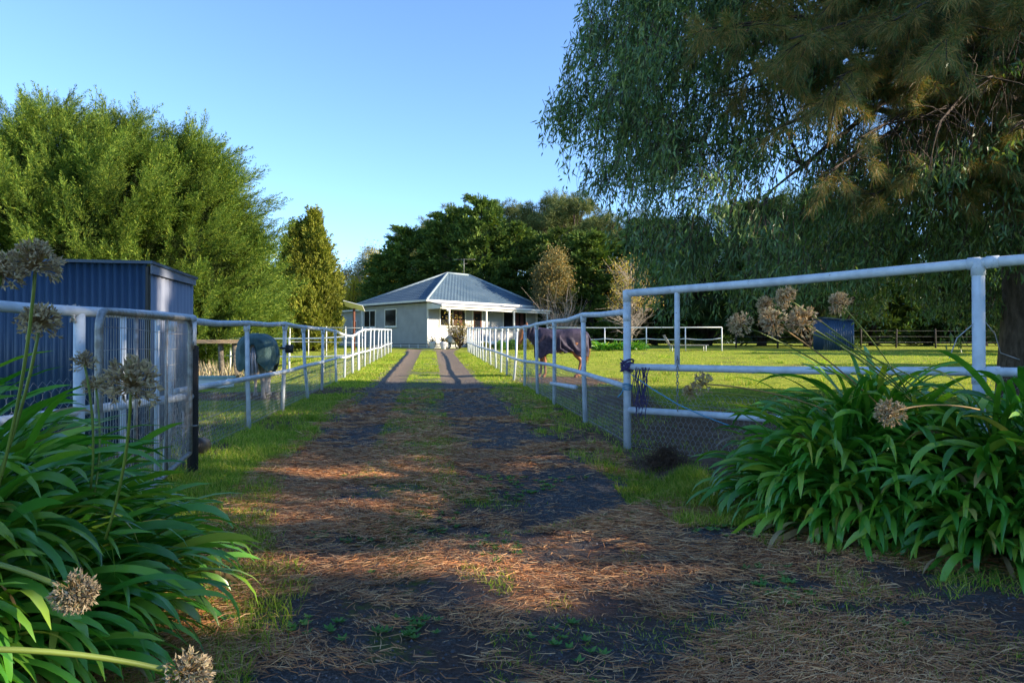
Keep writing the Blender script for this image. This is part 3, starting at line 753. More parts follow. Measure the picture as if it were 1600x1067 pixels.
# ------------------------------------------------------------------ the near pine with long needles
def needle_tufts(rng, P, D, nn, ln, w):
    m = len(P)
    d = D[:, None] * .9 + rng.normal(0, .55, (m, nn, 3)) + np.array([0, 0, -.10]); d = nrm(d)
    L = (rng.uniform(.75, 1.15, (m, nn)) * ln)[..., None]
    p = P[:, None] + rng.normal(0, .02, (m, nn, 3)) - D[:, None] * rng.uniform(0, .12, (m, nn, 1))
    sd = nrm(np.cross(d, rng.normal(0, 1, (m, nn, 3)))) * w
    drop = np.array([0, 0, -1.]) * L * .16
    a = p; b = p + d * L * .5 + sd; c = p + d * L + drop; e = p + d * L * .5 - sd
    return np.stack([a, b, c, e], 2).reshape(-1, 4, 3)
def pine():
    rng = np.random.default_rng(81)
    bx, by = 10.5, 14.3; bz = float(ground(bx, by)) - .1
    t = thing('old_pine_tree', 'old pine with dark furrowed trunk at the right edge and long drooping needles', 'tree', (bx, by, bz))
    mb = MB(); mb.tube([(bx, by, bz), (bx - .05, by, bz + .5), (bx - .1, by, 2.5), (bx - .15, by - .1, 5), (bx, by - .1, 7.5), (bx + .1, by, 10)], [.62, .44, .40, .36, .30, .14], 18)
    boughs = [(1095, 45, 9.2), (1170, 110, 9.6), (1235, 60, 8.6), (1250, 185, 9.2), (1310, 120, 8.8), (1300, 265, 9.4), (1345, 215, 9.), (1365, 305, 10), (1400, 30, 8.4), (1420, 265, 9.6),
              (1470, 190, 9.), (1500, 310, 10.4), (1535, 250, 10), (1545, 120, 9), (1590, 330, 10.8), (1480, 60, 8.2), (1600, 200, 9.2), (1150, -40, 9), (1330, -50, 8.5), (1500, -50, 8), (1600, 30, 8.2), (1240, -60, 9), (1130, 150, 10.2), (1440, 130, 9.6), (1280, 20, 10.5), (1380, 160, 10.5)]
    PT = []; DT = []
    for (px, py, D) in boughs:
        e = W3(px, py, D); b0 = np.array([bx - .15, by - .1, min(11.5, e[2] + rng.uniform(.3, 2.4))])
        mid = (b0 + e) / 2 + np.array([0, 0, .55]) + rng.normal(0, .15, 3)
        cpts = [b0, b0 * .7 + mid * .3 + (0, 0, .15), mid, mid * .4 + e * .6 + (0, 0, .12), e]
        mb.tube(cpts, [.07, .05, .035, .022, .010], 6, False)
        ax = nrm(e - mid)
        for q in range(34):
            s_ = rng.uniform(.0, 1.0); s0 = mid + (e - mid) * s_ + (0, 0, .1 * (1 - s_))
            dd = nrm(ax * .6 + rng.normal(0, .65, 3) * (1, 1, .6) + (0, 0, -.15)); L = rng.uniform(.3, .9) * (1.15 - .4 * s_)
            e2 = s0 + dd * L + np.array([0, 0, -.12 * L])
            mb.tube([s0, (s0 + e2) / 2 + (0, 0, .04), e2], [.011, .008, .005], 4, False)
            for h in np.linspace(.35, 1, 5):
                PT.append(s0 + (e2 - s0) * h); DT.append(nrm(e2 - s0 + rng.normal(0, .12, 3)))
    # upper crown, out of the picture, that shades the drive
    for k in range(9):
        az = rng.uniform(0, 6.28); z0 = rng.uniform(7.6, 9.5); L = rng.uniform(1.5, 4.8) * (14 - z0) / 6
        o = np.array([math.cos(az), math.sin(az) * .8, .1]); b0 = np.array([bx, by, z0]); e = b0 + o * L
        mb.tube([b0, (b0 + e) / 2 + (0, 0, .2), e], [.06, .04, .015], 5, False)
        for q in range(16):
            s0 = b0 + (e - b0) * rng.uniform(.3, 1); p = s0 + rng.normal(0, .35, 3); PT.append(p); DT.append(nrm(p - s0 + o * .2))
    mb.build('trunk', M['bark'], t)
    PT = np.array(PT); DT = np.array(DT)
    k = keep(PT, .0)
    # boughs hanging in a beam are lit, those in front of it are cut away
    Lf = needle_tufts(rng, PT[k], DT[k], 58, .20, .0021)
    Lf = Lf[keep(Lf.mean(1), .06)]
    leaves_obj('needles', Lf, M['needle'], t)
pine()

# (small trees right of the frame lay shadow bands over the far paddock)
for x_, y_, H_, lb_ in ((28, 37, 6.5, 'low tree outside the picture right of the paddock, nearer one'), (31.5, 43, 8, 'low tree outside the picture right of the paddock, farther one'), (21, 24.5, 4.2, 'small tree outside the picture beside the pine trunk')):
    far_tree('shelter_tree', lb_, x_, y_, H_, ph, None, rf, sc=(H_ / 11 * 1.1, H_ / 11), group='low trees east of the paddock')
# shelter trees standing outside the picture on the right; they shade the gateway
def outside_tree(x, y, H, Rr, label, seed):
    rng = np.random.default_rng(seed); z = float(ground(x, y)) - .1
    t = thing('shade_pine_tree', label, 'tree', (x, y, z), 'pines east of the gateway')
    trunk_mb((x, y, z), (x, y, z + H * .9), .4, .08).build('trunk', M['bark'], t)
    prof = lambda h: np.where(h < .5, 1., np.clip(1 - ((h - .5) / .5) ** 2, 0, 1) ** .6)
    P, o, h, az = crown_shell(rng, (x, y, z), H, Rr, 920, prof, .12, .3, .15)
    Lf = place(PLUME_LO, P, o + (0, 0, .4) + rng.normal(0, .3, (len(P), 3)), rng.uniform(1.2, 1.9, len(P)), rng)
    Lf = Lf[keep(Lf.mean(1), .11)]
    leaves_obj('crown', Lf, M['macro'], t)
outside_tree(20.5, 7.0, 11.8, 3.1, 'dense pine outside the picture beside the paddock gate', 91)
outside_tree(19.5, 1.6, 11.8, 3.6, 'dense pine outside the picture in line with the gateway', 92)
outside_tree(19.5, -4.2, 11.8, 3.6, 'dense pine outside the picture near the road edge', 93)
outside_tree(20.5, -10., 11.8, 3.8, 'dense pine outside the picture behind the photographer', 94)
#@@PART2@@
# far wood beyond the paddock: one mass of trees nobody could count
def far_wood():
    rng = np.random.default_rng(101); n = 24000
    x = rng.uniform(-130, 150, n); y = 108 + rng.uniform(0, 10, n)
    H = 7 + 6 * vnoise(x, y * 0, 9., 3)
    z = ground(x, y) + rng.random(n) * H
    P = np.stack([x, y, z], -1)
    Lf = place(TUFT, P, rng.normal(0, .5, (n, 3)) + (0, -.4, .6), rng.uniform(1.3, 2.6, n), rng)
    tag(leaves_obj('far_wood', Lf, M['hedge']), 'dark distant wood closing the view behind all the trees', 'wood', kind='stuff')
far_wood()

# ------------------------------------------------------------------ pipe fences
def gz(x, y): return float(ground(x, y))
def fence_points(side, ys):
    off = 2.07 if side > 0 else -2.31
    return [np.array([-.1087 * y + off, y, gz(-.1087 * y + off, y)]) for y in ys]
def interp_pts(zlist, ys):
    pass
def hexmesh(p0, p1, z0a, z0b, h, cell, rad, rng, sag=.01, bulge=.02):
    """chicken wire between two ground points as thin three-sided wires"""
    p0 = np.array(p0, float); p1 = np.array(p1, float); Lh = np.linalg.norm(p1[:2] - p0[:2])
    d = nrm(p1[:2] - p0[:2]); nx = int(Lh / cell); a = Lh / max(nx, 1); row = cell * .9; nz = max(1, int(h / row))
    segs = []
    def pt(u, zz):
        u = np.clip(u, 0, Lh); k = u / Lh
        off = bulge * math.sin(k * 3.1416) * math.sin(zz / h * 3) + (float(vnoise(u * 2, zz * 2 + p0[1], 1., 2)) - .5) * .03
        q = p0[:2] + d * u + np.array([-d[1], d[0]]) * off
        return (q[0], q[1], z0a + (z0b - z0a) * k + zz + (float(vnoise(u, p0[1], .7, 9)) - .5) * sag * 4 * (zz / h))
    for r in range(nz):
        for c_ in range(nx + 1):
            u0 = (c_ + (.5 if r % 2 else 0)) * a; z0 = r * row
            segs.append((pt(u0, z0), pt(u0, z0 + row * .42)))
            segs.append((pt(u0, z0 + row * .42), pt(u0 + a / 2, z0 + row)))
            segs.append((pt(u0, z0 + row * .42), pt(u0 - a / 2, z0 + row)))
    return np.array(segs)
def wires_obj(name, segs, rad, mat, parent):
    s0 = segs[:, 0]; s1 = segs[:, 1]; t = nrm(s1 - s0); ref = np.where(np.abs(t[:, 2:3]) > .8, [[0, 1., 0]], [[0, 0, 1.]])
    a = nrm(np.cross(t, ref)); b = np.cross(t, a); v = []
    for th in (0, 2.094, 4.189): v.append(a * math.cos(th) * rad + b * math.sin(th) * rad)
    V = np.stack([s0 + v[0], s0 + v[1], s0 + v[2], s1 + v[0], s1 + v[1], s1 + v[2]], 1)
    n = len(segs); base = (np.arange(n) * 6)[:, None]
    f = np.concatenate([base + np.array([[0, 1, 4, 3]]), base + np.array([[1, 2, 5, 4]]), base + np.array([[2, 0, 3, 5]])], 0)
    return mesh_obj(name, V.reshape(-1, 3), f, mat, parent, True)

rF = np.random.default_rng(111)
def drive_fence(side, ys, top_y, mid_y, label, x_first=None, r=.033):
    pts = fence_points(side, ys)
    f = thing('pipe_fence', label, 'fence', tuple(pts[0]), 'white pipe fences along the drive')
    tops = [PZ(np.interp(p[1], top_y[0], top_y[1]), p[1]) for p in pts]
    mids = [PZ(np.interp(p[1], mid_y[0], mid_y[1]), p[1]) for p in pts]
    lean = rF.normal(0, .018, len(pts)); segs = []
    for k, p in enumerate(pts):
        mb = MB(); tp = np.array([p[0] + lean[k], p[1] + lean[k] * .5, tops[k]])
        mb.tube([p - (lean[k], 0, .12), (p + tp) / 2, tp], r * rF.uniform(.85, 1.), 10)
        mb.tube([tp - (0, 0, .10), tp - (0, 0, .02)], r * 1.25, 10)
        mb.build('post', M['white'], f)
    mb = MB(); path = []
    for k, p in enumerate(pts):
        path.append((p[0] + lean[k], p[1], tops[k]))
        if k < len(pts) - 1:
            q = pts[k + 1]; path.append(((p[0] + lean[k] + q[0] + lean[k + 1]) / 2, (p[1] + q[1]) / 2, (tops[k] + tops[k + 1]) / 2 - rF.uniform(0, .035)))
    mb.tube(path, r * 1.05, 10)
    mb.build('rail', M['white'], f)
    mb = MB(); path = []
    for k, p in enumerate(pts):
        path.append((p[0] + lean[k] * .5 + side * .0, p[1], mids[k] + rF.normal(0, .012)))
    mb.tube(np.array(path) - (side * .045, 0, 0), r * .9, 10)
    mb.build('rail', M['white'], f)
    for k in range(len(pts) - 1):
        p, q = pts[k], pts[k + 1]; far = p[1] > 16
        segs.append(hexmesh((p[0] + side * .04, p[1]), (q[0] + side * .04, q[1]), p[2] + .01, q[2] + .01, .64, .11 if far else .055, .001, rF))
    sg = np.concatenate(segs); wires_obj('wire_mesh', sg, .0014, M['wire'], f)
    # straining wires along the mesh
    sw = MB()
    for hz in (.05, .33, .63):
        sw.tube([(p[0] + side * .04, p[1], p[2] + hz + rF.normal(0, .012)) for p in pts], .003, 4, False)
    sw.build('straining_wire', M['oldwire'], f)
    return f, pts, tops, mids
ysR = [10.0, 12.46, 14.5, 16.4, 18.3, 20.3, 22, 24, 26.2, 28.3, 30.1, 31.7, 33.2, 34.6, 36, 37.4, 38.8, 40.1, 41.3, 42.5]
fR, pR, tR, mR = drive_fence(1, [7.8] + ysR, ([7.8, 10, 12.46, 14.5, 16.4, 20, 30, 42.5], [487, 492, 502, 506.5, 510.5, 512, 512.5, 512.5]),
    ([7.8, 10, 12.46, 14.5, 17, 20, 24, 30, 42.5], [599, 582, 571, 567, 563, 556, 549, 543, 534.5]), 'wavy white pipe fence along the right side of the drive')
# stub of a lower rail between the second and third posts
mb = MB(); a = pR[1]; b = pR[2]
mb.tube([W3(905, 605, 10.2) + (-.05, 0, 0), W3(866, 599, 12.4) + (-.05, 0, 0)], .032, 10); mb.build('short_rail', M['white'], fR)
ysL = [9.26, 11.45, 13.5, 15.5, 17.7, 19.5, 21.4, 23.3, 25.3, 27.4, 29.2, 31.3, 33.6, 35.9, 38.5, 41.5]
fL, pL, tL, mL = drive_fence(-1, [6.45] + ysL, ([6.45, 9.26, 11.45, 13.5, 15.5, 18.5, 19.8, 21.4, 23.3, 25.3, 27, 42], [498, 505, 506, 511, 514, 518.5, 525.5, 525, 519, 514.5, 514, 515]),
    ([6.45, 9.26, 11.45, 13.5, 15.5, 17.7, 21, 26, 33, 41.5], [614, 590, 579, 570, 564, 560, 555, 548, 542, 536]), 'white pipe fence with a dipped rail along the left side of the drive')

# far right: white fence across the back of the paddock
def back_fence():
    y0, y1 = 45.5, 44.5
    xs = [(856, 47), (903, 46.5), (945, 46), (1010, 45.5), (1071, 45), (1128, 44.5)]
    P0 = [np.array([PX(px, D), D, gz(PX(px, D), D)]) for px, D in xs]
    f = thing('pipe_fence', 'thin white two rail fence across the back of the right paddock', 'fence', tuple(P0[0]))
    for p in P0:
        mb = MB(); mb.tube([p - (0, 0, .1), p + (0, 0, 1.42)], .035, 8); mb.build('post', M['white2'], f)
    mb = MB(); mb.tube([p + (0, 0, 1.42) for p in P0], .03, 8); mb.build('rail', M['white2'], f)
    path = []
    for a, b in zip(P0[:-1], P0[1:]):
        for k in (0, .25, .5, .75): path.append(a + (b - a) * k + (0, 0, .74 - .07 * math.sin(k * math.pi)))
    path.append(P0[-1] + (0, 0, .78)); mb = MB(); mb.tube(path, .026, 8); mb.build('rail', M['white2'], f)
back_fence()
# near right gateway fence: tall corner post, big post, three rails
def gateway_right():
    A = np.array([1.22, 7.8, gz(1.22, 7.8)]); B = np.array([3.45, 5.44, gz(3.45, 5.44)]); d = (B - A); d[2] = 0; L = np.linalg.norm(d); d /= L
    C = A + d * (L * 2.02); C[2] = gz(C[0], C[1])
    f = thing('pipe_fence', 'big white three rail pipe fence beside the gateway on the right', 'fence', tuple(A))
    zt, zm, zb = 1.838, 1.06, .606
    def post(p, top, r):
        mb = MB(); mb.tube([p - (0, 0, .15), (p[0], p[1], top)], r, 14)
        for zc in (zm, top - .02): mb.tube([(p[0], p[1], zc - .07), (p[0], p[1], zc + .05)], r * 1.13, 14)
        mb.build('post', M['white'], f)
    post(A, zt, .040); post(B, zt + .045, .043); post(C, zt + .09, .043)
    def rail(za, zb_, r, ext=0.):
        pa_ = A + d * .0; pts = []
        for k in np.linspace(0, 1, 9):
            p = A + (C - A) * k; pts.append((p[0], p[1], za + (zb_ - za) * k - .012 * math.sin(k * math.pi * 2) ** 2))
        mb = MB(); mb.tube(pts, r, 14)
        for k in (.5,): 
            p = A + (C - A) * k
            q = np.array([p[0], p[1], za + (zb_ - za) * k])
            mb.tube([q - d * .10, q - d * .02], r * 1.18, 14); mb.tube([q + d * .02, q + d * .10], r * 1.18, 14)
        mb.build('rail', M['white'], f)
    rail(zt, zt + .09, .039); rail(zm, zm + .045, .035)
    mb = MB(); mb.tube([(A[0], A[1], zb), (A + (C - A) * .5)[:2].tolist() + [zb + .03], (C[0], C[1], zb + .05)], .034, 12); mb.build('rail', M['white'], f)
    # intermediate upright between the top and middle rail
    k = 0.0
    for kk in np.linspace(0, .5, 400):
        p = A + (C - A) * kk
        if 800 + F * p[0] / p[1] > 1058: break
    mb = MB(); mb.tube([(p[0], p[1], zm), (p[0], p[1], zt)], .027, 12); mb.build('upright', M['white'], f)
    up = p.copy()
    segs = [hexmesh((A[0] + .05, A[1] + .05), (B[0] + .05, B[1] + .05), A[2] + .01, B[2] + .01, .66, .06, .001, rF, .03, .05),
            hexmesh((B[0] + .05, B[1] + .05), (C[0] + .05, C[1] + .05), B[2] + .01, C[2] + .01, 1.02, .06, .001, rF, .02, .03)]
    wires_obj('wire_mesh', np.concatenate(segs), .0016, M['wire'], f)
    sw = MB()
    for hz in (.02, .52):
        sw.tube([A + (.05, .05, hz), (A + B) / 2 + (.05, .05, hz - .03), B + (.05, .05, hz + .02)], .0025, 4, False)
    sw.tube([(B[0] - .02, B[1], 1.45), (B[0] - .16, B[1], 1.33), (B[0] - .22, B[1], 1.18)], .004, 5, False)
    sw.tube([(B[0] + .04, B[1], 1.46), (B[0] + .12, B[1], 1.36), (B[0] + .16, B[1], 1.22), (B[0] + .3, B[1], 1.17)], .004, 5, False)
    sw.build('straining_wire', M['oldwire'], f)
    # knot of twine round the corner post
    t = thing('twine_bundle', 'purple baling twine knotted round the corner gate post with loose ends hanging', 'twine', (A[0], A[1], zm))
    rng = np.random.default_rng(5); k_ = MB(); h_ = MB(); b_ = MB()
    for q in range(16):
        ph = np.linspace(0, 6.5, 16) + rng.uniform(0, 6); rr = .055 + rng.uniform(0, .018)
        k_.tube(np.stack([A[0] + np.cos(ph) * rr, A[1] + np.sin(ph) * rr, zm + .02 + rng.uniform(-.05, .05) + np.sin(ph * 1.5) * .025], -1), .006, 5, False)
    for q in range(16):
        x0 = A[0] + d[0] * rng.uniform(.05, .28); y0 = A[1] + d[1] * (x0 - A[0]) / d[0]; L_ = rng.uniform(.3, .52)
        zz = np.linspace(0, 1, 9); h_.tube(np.stack([x0 + np.sin(zz * 9 + q) * .015 + rng.normal(0, .02) * zz, y0 - .04 + np.cos(zz * 7 + q) * .015 + 0 * zz, zm - zz * L_], -1), .0045, 4, False)
    k_.build('knot', M['rope'], t); h_.build('loose_strands', M['rope'], t)
    for q in range(5):
        ph = np.linspace(0, 6.4, 14); b_.tube(np.stack([A[0] + np.cos(ph) * .05, A[1] + np.sin(ph) * .05, .83 + q * .011 + np.sin(ph + q) * .012], -1), .005, 5, False)
    b_.tube([(A[0] - .04, A[1] - .03, .83), (A[0] - .08, A[1] - .05, .77), (A[0] - .11, A[1] - .05, .74)], .005, 5, False)
    e = W3(1140, 665, 6.9); b_.tube([(A[0] + .04, A[1] - .04, .98), W3(1020, 608, 7.45), W3(1060, 632, 7.2), W3(1100, 650, 7.0), e], .006, 5, False)
    tag(b_.build('blue_rope', M['ropeblue'], None, loc=(A[0], A[1], .83)), 'thin blue rope tied below the purple twine and trailing to the right', 'rope')
    # chain hanging from the middle rail by the upright
    c_ = MB()
    for q in range(15):
        z_ = zm + .10 - q * .036; ph = np.linspace(0, 2 * math.pi, 11); ca, sa = ((1, 0) if q % 2 else (0, 1))
        c_.tube(np.stack([up[0] - .01 + np.cos(ph) * .011 * ca, up[1] - .05 + np.cos(ph) * .011 * sa, z_ + np.sin(ph) * .023], -1), .0042, 5, False)
    tag(c_.build('gate_chain', M['galv'], None, loc=(up[0], up[1] - .05, zm)), 'short steel chain hanging over the middle rail below the upright', 'chain')
gateway_right()

# near left: rail fence in front of the shed, dark post, mesh gate standing open
def gateway_left():
    A = np.array([-2.78, 6.42, gz(-2.78, 6.42)])
    p_ = thing('gate_post', 'blackened timber gate post with a white capped top at the left gateway', 'post', tuple(A))
    mb = MB(); mb.tube([A - (0, 0, .1), A + (.0, 0, .6), A + (0, 0, 1.12)], [.046, .044, .044], 12); mb.build('timber', M['darkpost'], p_)
    mb = MB(); mb.tube([A + (-.01, 0, 1.1), A + (-.01, 0, 1.33)], .036, 12); mb.build('pipe_cap', M['white'], p_)
    mb = MB(); mb.tube([A + (-.07, -.03, 0), A + (-.07, -.03, .56)], .012, 8); mb.tube([A + (-.12, -.05, .42), A + (.06, -.05, .43)], .009, 6); mb.build('hinge_pin', M['galv'], p_)
    # fence from the post toward the left picture edge
    Bx, By = -3.27, 4.7; E = np.array([-4.15, 1.6]); dirv = nrm(np.array([Bx, By]) - A[:2])
    f = thing('pipe_fence', 'white two rail pipe fence between the left gateway and the blue shed', 'fence', tuple(A))
    def at(k): q = A[:2] + dirv * k; return np.array([q[0], q[1], gz(q[0], q[1])])
    for px, r in ((246, .020), (193, .022), (124, .038)):
        for k in np.linspace(0, 4, 2000):
            q = at(k)
            if 800 + F * q[0] / q[1] < px: break
        mb = MB(); mb.tube([q - (0, 0, .1), (q[0], q[1], 1.50)], r, 12); mb.build('post', M['white'], f)
        if px == 124: P3 = q.copy()
    q = at(4.0); mb = MB(); mb.tube([q - (0, 0, .1), (q[0], q[1], 1.53)], .038, 12); mb.build('post', M['white'], f)
    mb = MB(); mb.tube([tuple(at(k)[:2]) + (1.51 + .01 * k + .008 * math.sin(k * 3),) for k in np.linspace(0, 4.4, 12)], .037, 12); mb.build('rail', M['white'], f)
    mb = MB(); mb.tube([tuple(at(k)[:2]) + (.84 - .03 * k,) for k in np.linspace(0, 4.4, 12)], .034, 12); mb.build('rail', M['white'], f)
    segs = []
    for k in np.arange(0, 4.0, 1.):
        a, b = at(k), at(k + 1); segs.append(hexmesh((a[0] - .05, a[1]), (b[0] - .05, b[1]), a[2], b[2], 1.02, .065, .001, rF, .03, .03))
    wires_obj('wire_mesh', np.concatenate(segs), .0013, M['wire'], f)
    # insulator knot on the rail top
    rng = np.random.default_rng(3); mb = MB()
    for q_ in range(7):
        pts = np.array([P3[0], P3[1], 1.5]) + np.cumsum(rng.normal(0, .016, (7, 3)), 0) + (-.03, -.03, 0); mb.tube(pts, .008, 5)
    mb.tube([P3[:2].tolist() + [1.56], (P3[0] - .04, P3[1] - .045, 1.5), P3[:2].tolist() + [1.44]], .006, 5)
    tag(mb.build('rag_tie', simple_mat('pale_rag', (.5, .48, .44), (.3, .28, .26), .9, 40), None, loc=(P3[0], P3[1], 1.5)), 'tangled pale tie knotted on the rail above the left fence post', 'tie')
    # gate, swung open towards the viewer
    H0 = np.array([-2.76, 6.32]); G1 = np.array([-2.20, 3.92]); gd = nrm(G1 - H0); GL = np.linalg.norm(G1 - H0)
    g = thing('mesh_gate', 'galvanised pipe gate with square wire mesh standing open at the left', 'gate', (H0[0], H0[1], .3))
    def gp(k, z): q = H0 + gd * k; return (q[0], q[1], z)
    zt0, zt1, zb = 1.505, 1.455, .36
    fr = MB(); c = .10; path = [gp(0.02, zb), gp(.02, .8), gp(.02, zt0 - c)]
    for a in np.linspace(0, math.pi / 2, 6)[1:]: path.append(gp(.02 + c - c * math.cos(a), zt0 - c + c * math.sin(a)))
    path.append(gp(GL * .5, (zt0 + zt1) / 2))
    for a in np.linspace(0, math.pi / 2, 6): path.append(gp(GL - c + c * math.sin(a), zt1 - c + c * math.cos(a)))
    path += [gp(GL, .7), gp(GL, zb - .1)]
    fr.tube(path, .0215, 12); fr.build('frame', M['galv'], g)
    bt = MB(); bt.tube([gp(.02, zb), gp(GL, zb - .1)], .02, 10); bt.build('bottom_bar', M['galv'], g)
    for k in (.36, .70):
        vb = MB(); vb.tube([gp(GL * k, zb - .05), gp(GL * k, 1.47)], .012, 8); vb.build('upright', M['galv'], g)
    w_ = []
    for k in np.arange(.07, GL, .052): w_.append((gp(k, zb), gp(k, zt0 - .05 * k / GL)))
    for i_, z_ in enumerate(np.linspace(1.38, .46, 9)):
        zz0 = z_; zz1 = z_ - .02 - .012 * i_
        ks = np.linspace(0.02, GL, 9)
        for a, b in zip(ks[:-1], ks[1:]): w_.append((gp(a, zz0 + (zz1 - zz0) * a / GL - .01 * math.sin(a * 2.3)), gp(b, zz0 + (zz1 - zz0) * b / GL - .01 * math.sin(b * 2.3))))
    wires_obj('wire_mesh', np.array(w_), .0021, M['oldwire'], g)
    hb = MB(); hb.box(gp(.0, 1.28), (.05, .05, .07), 0.2, bevel=.006); hb.tube([gp(-.06, 1.28), gp(.03, 1.28)], .009, 8)
    hb.build('hinge', M['galv'], g)
gateway_left()
# black energiser box on the left fence
p = pL[2]; mb = MB(); mb.box((p[0] + .10, p[1] - .03, PZ(545, p[1])), (.12, .05, .13), 0, bevel=.012); mb.tube([(p[0] - .05, p[1] - .03, PZ(544, p[1])), (p[0] + .06, p[1] - .03, PZ(544, p[1]))], .018, 8)
tag(mb.build('insulator_box', M['blackplastic'], None, loc=(p[0] + .1, p[1] - .03, PZ(545, p[1]))), 'small black box clamped to the third post of the left drive fence', 'box')
mb = MB(); p = W3(304, 702, 7.3); p[2] = gz(p[0], p[1]) + .11
mb.tube([p + (-.02, .25, -.02), p + (.05, -.12, .02)], .085, 14); mb.tube([p + (.05, -.12, .02), p + (.055, -.14, .02)], .07, 14)
tag(mb.build('drain_pipe', M['blackplastic'], None, loc=tuple(p)), 'short black drain pipe lying at the foot of the left gate post', 'pipe')

# ------------------------------------------------------------------ blue corrugated shed
def corrugated(P0, P1, zb0, zb1, zt0, zt1, pitch, depth, name, mat, parent, outward):
    P0 = np.array(P0, float); P1 = np.array(P1, float); L = np.linalg.norm(P1 - P0); d = (P1 - P0) / L; n = np.array(outward)
    m = int(L / pitch * 8); s = np.linspace(0, L, m + 1); off = depth * np.sin(s / pitch * 2 * np.pi)
    q = P0 + np.outer(s, d) + np.outer(off, n); k = s / L
    lo = np.column_stack([q, zb0 + (zb1 - zb0) * k]); hi = np.column_stack([q, zt0 + (zt1 - zt0) * k])
    v = np.vstack([lo, hi]); i = np.arange(m); f = np.stack([i, i + 1, i + m + 2, i + m + 1], -1)
    o = mesh_obj(name, v, f, mat, parent, True)
    md = o.modifiers.new('thickness', 'SOLIDIFY'); md.thickness = .003; md.offset = -1
    return o
def shed():
    C = np.array([-4.34, 8.8]); Lf = np.array([-10.4, 7.9]); Bk = np.array([-4.64, 10.72]); zc = PZ(408, 8.8); zl = zc + .02; zbk = PZ(433, 10.72)
    base = gz(-4.4, 9)
    s = thing('garden_shed', 'dark blue corrugated steel shed behind the left fence', 'shed', (C[0], C[1], base))
    d1 = nrm(Lf - C); n1 = np.array([-d1[1], d1[0]]); n1 = n1 if n1[1] < 0 else -n1
    corrugated(C - (.03, 0), Lf, base - .15, base - .15, zc - .015, zl - .015, .083, .015, 'front_wall', M['bluesteel'], s, n1)
    d2 = nrm(Bk - C); n2 = np.array([d2[1], -d2[0]]); n2 = n2 if n2[0] > 0 else -n2
    corrugated(C + d2 * .05, Bk, base - .15, base - .1, zc - .06, zbk - .02, .16, .006, 'side_wall', M['bluesteel2'], s, n2)
    mb = MB(); R0 = Lf + (Bk - C)
    rf_ = [np.array([*(C + n1 * .05 + n2 * .05), zc]), np.array([*(Lf + n1 * .05), zl]), np.array([*R0, zbk]), np.array([*(Bk + n2 * .05 - n1 * .03), zbk])]
    top = np.array(rf_); v = np.vstack([top, top - (0, 0, .035)])
    mb.add(v, None, [(0, 1, 2, 3), (7, 6, 5, 4), (0, 4, 5, 1), (1, 5, 6, 2), (2, 6, 7, 3), (3, 7, 4, 0)]); mb.build('roof', M['bluesteel'], s, False)
    mb = MB(); mb.box((C[0] - .012, C[1] - .012, (base + zc) / 2 - .03), (.035, .05, zc - base - .07), 0, bevel=.004); mb.build('corner_flashing', M['blackplastic'], s, False)
    mb = MB(); a = C + n2 * .012; b = Bk + n2 * .012
    v = np.array([[*a, zc - .15], [*b, zbk - .12], [*b, zbk - .03], [*a, zc - .04]]); v = np.vstack([v, v + np.array([*(n2 * .02), 0])])
    mb.add(v, None, [(0, 1, 2, 3), (4, 7, 6, 5), (0, 4, 5, 1), (1, 5, 6, 2), (2, 6, 7, 3), (3, 7, 4, 0)]); mb.build('barge_trim', M['bluesteel2'], s, False)
    mb = MB(); b_ = R0; mb.box(((Lf[0] + R0[0]) / 2, (Lf[1] + R0[1]) / 2, base + 1), (.02, 2, 2.1), .1); mb.build('back_wall', M['bluesteel'], s, False)
shed()

# ------------------------------------------------------------------ house, in its own axes: e1 along the front, e2 along the left wall
HC = np.array([-5.85, 51.0]); e1 = np.array([.7071, .7071]); e2 = np.array([-.7071, .7071])
hz0 = 1.27
def hp(a, b, z): q = HC + e1 * a + e2 * b; return np.array([q[0], q[1], z])
HROT = math.radians(45)
def hbox(mb, a, b, z, size, bevel=0.): mb.box(hp(a, b, z), size, HROT, bevel=bevel)   # size: (along e1, along e2, z)
def boards(mb, p0, p1, zb, zt, n_out, pitch=.165, lap=.032):
    """overlapping weatherboards: saw-tooth profile extruded from p0 to p1"""
    p0 = np.array(p0); p1 = np.array(p1); k = int((zt - zb) / pitch) + 1; prof = []
    for i in range(k):
        z = zb + i * pitch; prof += [(0.0 if i == 0 else 0.0, z), (lap, z), (0.002, min(zt, z + pitch - .001))]
    prof = np.array(prof); no = np.array([*n_out, 0])
    v = [];
    for P in (p0, p1): v.append(np.array([P[0], P[1], 0]) + no * prof[:, :1] + np.array([0, 0, 1.]) * prof[:, 1:])
    m = len(prof); i = np.arange(m - 1); mb.add(np.vstack(v), None, np.stack([i, i + 1, i + m + 1, i + m], -1))
